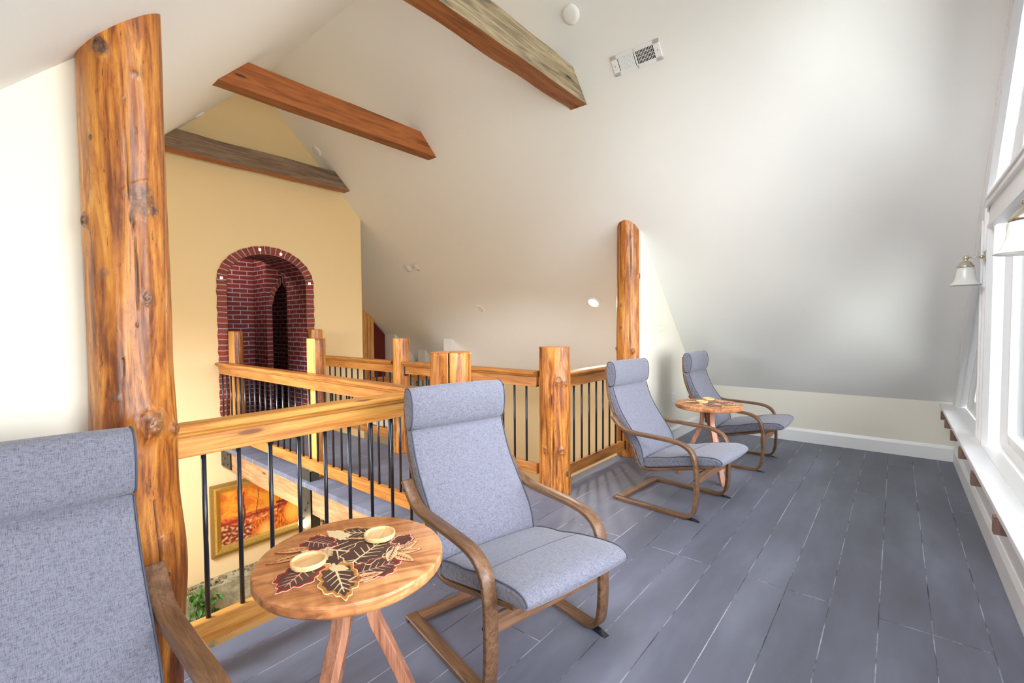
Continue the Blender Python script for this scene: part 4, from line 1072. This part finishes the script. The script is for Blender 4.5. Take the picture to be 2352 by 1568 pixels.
def make_chair():
    root = empty('armchair', (0, 0, 0), 0)
    for s_ in (-1, 1):
        m = MB(); strip(m, ARM, 0.058, 0.022, -0.34 if s_ < 0 else 0.282, side=-1); a = m.build('arm_frame', M['walnut'], root)
        for (y, z) in ((0.0125, 0.628), (0.655, 0.300), (0.035, 0.011)):
            mm = MB(); mm.cyl((s_*0.339, y, z), (s_*0.345, y, z), 0.006, 0.005, 10); mm.build('bolt', M['black'], a)
        mm = MB(); x0 = s_*0.311
        mm.prism([(0.600, 0.012), (0.640, 0.010), (0.686, -0.001), (0.678, -0.001), (0.630, 0.004)], 'x', x0-0.016, x0+0.016); mm.build('floor_glide', M['black'], a)
        m = MB(); strip(m, SEATF, 0.05, 0.02, -0.279 if s_ < 0 else 0.229, side=1); m.build('seat_frame', M['walnut'], root)
    m = MB(); m.box(-0.282, 0.282, 0.632, 0.650, 0.250, 0.325, bev=0.004); m.build('front_rail', M['walnutx'], root)
    m = MB(); m.box(-0.282, 0.282, 0.006, 0.066, 0.0, 0.024, bev=0.004); m.build('rear_rail', M['walnutx'], root)
    m = MB(); m.box(-0.224, 0.224, 0.700, 0.742, 0.385, 0.403, bev=0.003); m.box(-0.224, 0.224, -0.108, -0.093, 0.985, 1.04, bev=0.003); m.build('cross_slat', M['walnutx'], root)
    m = MB(); off_ = 0.022
    pth = [(y+a*off_*1, z+b*off_*1) for (y, z), (a, b) in list(zip(SEATF, normals2(SEATF)))[2:-4]]
    r0 = [m.v(-0.235, y, z) for y, z in pth]; r1 = [m.v(0.235, y, z) for y, z in pth]
    for k in range(len(pth)-1): m.b.faces.new((r0[k], r0[k+1], r1[k+1], r1[k])).smooth = True
    m.build('sling', M['piping'], root)
    # back cushion
    front = [(-0.043, 0.888), (-0.024, 0.83), (0.005, 0.755), (0.043, 0.685), (0.088, 0.620), (0.140, 0.550), (0.188, 0.480), (0.214, 0.420), (0.228, 0.350), (0.240, 0.306)]
    back = [(0.232, 0.290), (0.212, 0.290), (0.184, 0.330), (0.160, 0.405), (0.118, 0.470), (0.060, 0.545), (-0.004, 0.632), (-0.046, 0.722), (-0.076, 0.812), (-0.092, 0.886)]
    m = MB(); cushion(m, front+back, 0.280, 0.016, 0.008); bc = m.build('back_cushion', M['fabric'], root)
    for s_ in (-1, 1):
        mm = MB(); mm.tube([(s_*0.274, y+0.001, z+0.001) for y, z in catmull(front, 4)], 0.0030, 6); mm.build('piping', M['piping'], bc)
    head = smooth_loop([(-0.086, 0.902), (-0.052, 0.893), (-0.028, 0.920), (-0.018, 0.985), (-0.024, 1.048), (-0.046, 1.084), (-0.080, 1.090), (-0.098, 1.066), (-0.102, 0.985)], 4)
    m = MB(); cushion(m, head, 0.284, 0.014, 0.008); hd = m.build('headrest', M['fabric'], root)
    for s_ in (-1, 1):
        mm = MB(); mm.tube([(s_*0.278, y*1.0, z) for y, z in head[2:30]], 0.0032, 6); mm.build('piping', M['piping'], hd)
    seat = smooth_loop([(0.238, 0.300), (0.232, 0.335), (0.252, 0.366), (0.34, 0.390), (0.43, 0.404), (0.52, 0.428), (0.62, 0.448), (0.72, 0.462), (0.782, 0.462), (0.815, 0.446), (0.818, 0.424), (0.795, 0.408), (0.73, 0.398), (0.62, 0.378), (0.50, 0.350), (0.36, 0.316), (0.28, 0.298)], 4)
    m = MB(); cushion(m, seat, 0.278, 0.016, 0.010); st = m.build('seat_cushion', M['fabric'], root)
    for s_ in (-1, 1):
        mm = MB(); mm.tube([(s_*0.273, y, z) for y, z in seat[8:40]], 0.0030, 6); mm.build('piping', M['piping'], st)
    mm = MB(); mm.tube([(x, 0.545, 0.4335+0.0108*max(0, 1-(x/0.278)**2)**0.8) for x in [-0.27+0.54*k/20 for k in range(21)]], 0.0014, 5); mm.build('seam', M['piping'], st)
    return root
chair = make_chair()
def put_chair(o, P, d, label):
    """P: near rear outer corner (image left side), d: forward direction"""
    d = Vector(d).normalized(); w_ = Vector((-d.y, d.x))        # lateral toward image right
    c = Vector(P)+w_*0.34
    ang = math.atan2(d.y, d.x)-PI/2
    o.location = (c.x, c.y, 0); o.rotation_euler = (0, 0, ang)
    tag(o, label, 'armchair', 'grey armchairs along the loft')
put_chair(chair, (1.318, 1.770), (-0.205, -0.979), 'grey bentwood armchair right of the nearer round table, second from the left')
put_chair(copy_tree(chair), (3.322, 1.721), (-0.079, -0.997), 'grey bentwood armchair in front of the tall slim log and left of the farther table')
put_chair(copy_tree(chair), (4.775, 1.60), (0.0, -1.0), 'grey bentwood armchair farthest away, right of the farther round table')
put_chair(copy_tree(chair), (-0.285, 1.745), (-0.0, -1.0), 'grey armchair cut off by the left edge, seen close up at bottom left')

# ------------------------------------------------------------------ round tables with placemats
def make_table():
    root = empty('side_table', (0, 0, 0), 0)
    R_ = 0.285
    m = MB(); m.lathe([(0, 0.675), (R_-0.012, 0.675), (R_-0.004, 0.6725), (R_, 0.666), (R_, 0.643), (R_-0.004, 0.637), (R_-0.012, 0.635), (0, 0.635)], seg=96); m.build('table_top', M['planktop'], root, autosmooth=R(30))
    for k, a in enumerate((-134, -14, 106)):
        path = catmull([(0.052, 0.635), (0.052, 0.56), (0.056, 0.50), (0.070, 0.445), (0.098, 0.38), (0.140, 0.28), (0.192, 0.15), (0.252, 0.0)], 5)
        m = MB(); nn = normals2(path); rings = []
        for (r_, z), (na_, nb_) in zip(path, nn):
            th = 0.018; hw = 0.0225
            pts = [(r_-na_*th, -hw, z-nb_*th), (r_-na_*th, hw, z-nb_*th), (r_+na_*th, hw, z+nb_*th), (r_+na_*th, -hw, z+nb_*th)]
            rings.append([m.v(*p) for p in pts])
        for v_ in rings[-1]: v_.co.z = 0
        for r0, r1 in zip(rings, rings[1:]):
            for q in range(4): m.b.faces.new((r0[q], r0[(q+1) % 4], r1[(q+1) % 4], r1[q]))
        m.b.faces.new(rings[0]); m.b.faces.new(rings[-1])
        o = m.build('leg', M['acacialeg'], root); o.rotation_euler = (0, 0, R(a))
        bv = o.modifiers.new('edge', 'BEVEL'); bv.width = 0.003; bv.segments = 2; bv.limit_method = 'ANGLE'
    m = MB(); m.cyl((0, 0, 0.50), (0, 0, 0.635), 0.03, seg=6); m.build('hub', M['acacialeg'], root)
    return root
def emb_mat(name, a, b, s=260):
    t = NT(name); n = t.noise(t.coords(), s, 2, 0.6); t.bump(n, 0.3, 0.001); return t.fin(t.mix(n, a, b), 0.7)
LM = {'brown': emb_mat('brown_felt', sr(70, 46, 38), sr(98, 68, 56)), 'red': emb_mat('rust_embroidery', sr(116, 28, 16), sr(160, 50, 30)),
      'orange': emb_mat('ochre_embroidery', sr(176, 104, 36), sr(216, 150, 70)), 'cream': emb_mat('cream_embroidery', sr(226, 196, 140), sr(246, 226, 184)),
      'tan': emb_mat('tan_embroidery', sr(222, 166, 108), sr(246, 206, 152)), 'pink': emb_mat('pale_rose_embroidery', sr(216, 140, 120), sr(240, 190, 170))}
def leaf_shape(kind, L, Wd, n=64):
    out = []
    for i in range(n):
        a = 2*PI*i/n; u = math.cos(a); v_ = math.sin(a)
        if kind == 'lobed': r_ = 1+0.10*math.cos(5*a)+0.07*math.cos(13*a+1)
        elif kind == 'maple': r_ = 0.82+0.26*abs(math.cos(2.5*a))+0.06*math.cos(16*a)
        else: r_ = 1.0-0.25*abs(v_)*abs(u)
        out.append((u*L/2*r_, v_*Wd/2*r_*(1-0.25*u)))
    return out
def leaf(parent, x, y, ang, L, Wd, kind, fill, edge, vein, z):
    m = MB(); o_ = leaf_shape(kind, L, Wd); a = R(ang); ca, sa = math.cos(a), math.sin(a)
    T_ = lambda p, zz: (x+p[0]*ca-p[1]*sa, y+p[0]*sa+p[1]*ca, zz)
    inn = [(p[0]*0.80, p[1]*0.78) for p in o_]; n = len(o_); mid = [(p[0]*0.955, p[1]*0.95) for p in o_]
    A = [m.v(*T_(p, z)) for p in o_]; A2 = [m.v(*T_(p, z+0.0016)) for p in o_]; B = [m.v(*T_(p, z+0.0016)) for p in inn]; Q = [m.v(*T_(p, z+0.0018)) for p in mid]; c_ = m.v(*T_((0, 0), z+0.0016))
    for k in range(n):
        j = (k+1) % n
        m.b.faces.new((A[k], A[j], A2[j], A2[k])).material_index = 2
        m.b.faces.new((A2[k], A2[j], Q[j], Q[k])).material_index = 2
        m.b.faces.new((Q[k], Q[j], B[j], B[k])).material_index = 1
        m.b.faces.new((B[k], B[j], c_)).material_index = 0
    # veins
    zz = z+0.0019; w_ = max(0.0011, L*0.012)
    def seg(p, q, w0, w1):
        d = Vector((q[0]-p[0], q[1]-p[1])).normalized(); nx_, ny_ = -d.y, d.x
        m.b.faces.new([m.v(*T_(r, zz)) for r in ((p[0]+nx_*w0, p[1]+ny_*w0), (p[0]-nx_*w0, p[1]-ny_*w0), (q[0]-nx_*w1, q[1]-ny_*w1), (q[0]+nx_*w1, q[1]+ny_*w1))]).material_index = 2
    seg((-L*0.52, 0), (L*0.36, 0), w_*1.8, w_*0.6)
    for k in range(5):
        x0 = -L*0.30+L*0.13*k
        for s_ in (-1, 1): seg((x0, 0), (x0+L*0.15, s_*Wd*0.33*(1-0.13*k)), w_, w_*0.4)
    o = m.build('leaf', [LM[fill], LM[edge], LM[vein]], parent, fixn=False)
    return o
LEAVES = [(-0.004, 0.012, -60, 0.20, 0.15, 'lobed', 'brown', 'brown', 'cream'), (0.05, -0.03, 20, 0.15, 0.11, 'lobed', 'brown', 'brown', 'cream'),
          (-0.036, 0.138, -65, 0.10, 0.085, 'maple', 'brown', 'red', 'pink'), (-0.117, 0.158, 150, 0.085, 0.030, 'oval', 'tan', 'orange', 'red'), (-0.150, 0.118, 165, 0.10, 0.032, 'oval', 'tan', 'orange', 'red'),
          (-0.083, 0.103, 120, 0.060, 0.036, 'oval', 'cream', 'cream', 'cream'), (0.079, 0.116, 130, 0.125, 0.075, 'lobed', 'brown', 'orange', 'cream'), (0.035, 0.150, 100, 0.08, 0.04, 'lobed', 'cream', 'cream', 'cream'),
          (-0.012, 0.178, 75, 0.07, 0.03, 'oval', 'tan', 'orange', 'red'), (-0.006, -0.145, -15, 0.115, 0.095, 'maple', 'brown', 'red', 'pink'), (-0.112, -0.118, -110, 0.16, 0.09, 'lobed', 'brown', 'orange', 'cream'),
          (-0.180, -0.008, -150, 0.125, 0.095, 'lobed', 'brown', 'red', 'pink'), (0.118, -0.130, -35, 0.072, 0.032, 'oval', 'tan', 'cream', 'red'), (0.097, -0.085, 30, 0.070, 0.032, 'oval', 'cream', 'cream', 'red'),
          (0.082, -0.158, -80, 0.070, 0.030, 'oval', 'tan', 'cream', 'red'), (0.066, -0.115, -140, 0.066, 0.030, 'oval', 'cream', 'cream', 'red'), (0.138, -0.105, 5, 0.068, 0.030, 'oval', 'tan', 'cream', 'red'),
          (0.155, -0.055, 20, 0.075, 0.06, 'maple', 'brown', 'pink', 'red'), (-0.056, -0.163, -20, 0.085, 0.036, 'oval', 'tan', 'cream', 'red'), (-0.08, -0.06, -60, 0.05, 0.03, 'oval', 'cream', 'cream', 'cream'), (-0.05, 0.065, 60, 0.06, 0.03, 'lobed', 'cream', 'orange', 'cream')]
def make_mat():
    root = empty('leaf_placemat', (0, 0, 0), 0)
    for i, l_ in enumerate(LEAVES): leaf(root, l_[0], l_[1], l_[2], l_[3]*1.25, l_[4]*1.25, l_[5], l_[6], l_[7], l_[8], 0.0002+0.0004*(i % 4))
    return root
def make_coaster():
    m = MB(); m.lathe([(0, 0.0), (0.044, 0.0), (0.050, 0.003), (0.052, 0.010), (0.052, 0.016), (0.0505, 0.018), (0.0465, 0.018), (0.0450, 0.0165), (0.044, 0.010), (0, 0.010)], seg=48)
    return m.build('coaster', M['coaster'], autosmooth=R(40))
tb = make_table(); mt = make_mat(); cs = make_coaster()
tabs = [((0.785, 1.325), -26, 'nearer'), ((4.35, 1.30), 0, 'farther')]
TBL = ['round wooden side table nearest the camera, between the two front armchairs', 'round wooden side table farther back, between the two far armchairs']
MTL = ['autumn leaf placemat of felt leaves on the nearer round table', 'autumn leaf placemat on the farther round table']
CSL = [['round wooden coaster at left on the nearer leaf placemat, over the dark red leaf', 'paler round wooden coaster at upper right on the nearer leaf placemat'],
       ['nearer one of the two wooden coasters on the farther round table', 'coaster behind the other on the farther round table']]
CSP = [[(-0.128, 0.030), (0.113, 0.016)], [(-0.02, 0.05), (0.17, 0.05)]]
for i in range(2):
    o = tb if i == 0 else copy_tree(tb); o.location = (*tabs[i][0], 0); o.rotation_euler = (0, 0, R(tabs[i][1])); tag(o, TBL[i], 'table', 'round wooden side tables')
    p = mt if i == 0 else copy_tree(mt); p.location = (*tabs[i][0], 0.6752); tag(p, MTL[i], 'placemat', 'leaf placemats')
    if i: p.rotation_euler = (0, 0, 0.5); p.location.x += 0.02
    for k in range(2):
        c_ = cs if (i == 0 and k == 0) else cs.copy()
        if c_ is not cs: COL.objects.link(c_)
        c_.location = (tabs[i][0][0]+CSP[i][k][0], tabs[i][0][1]+CSP[i][k][1], 0.6785); c_.rotation_euler = (0, 0, 0.7*k)
        tag(c_, CSL[i][k], 'coaster', 'wooden coasters')
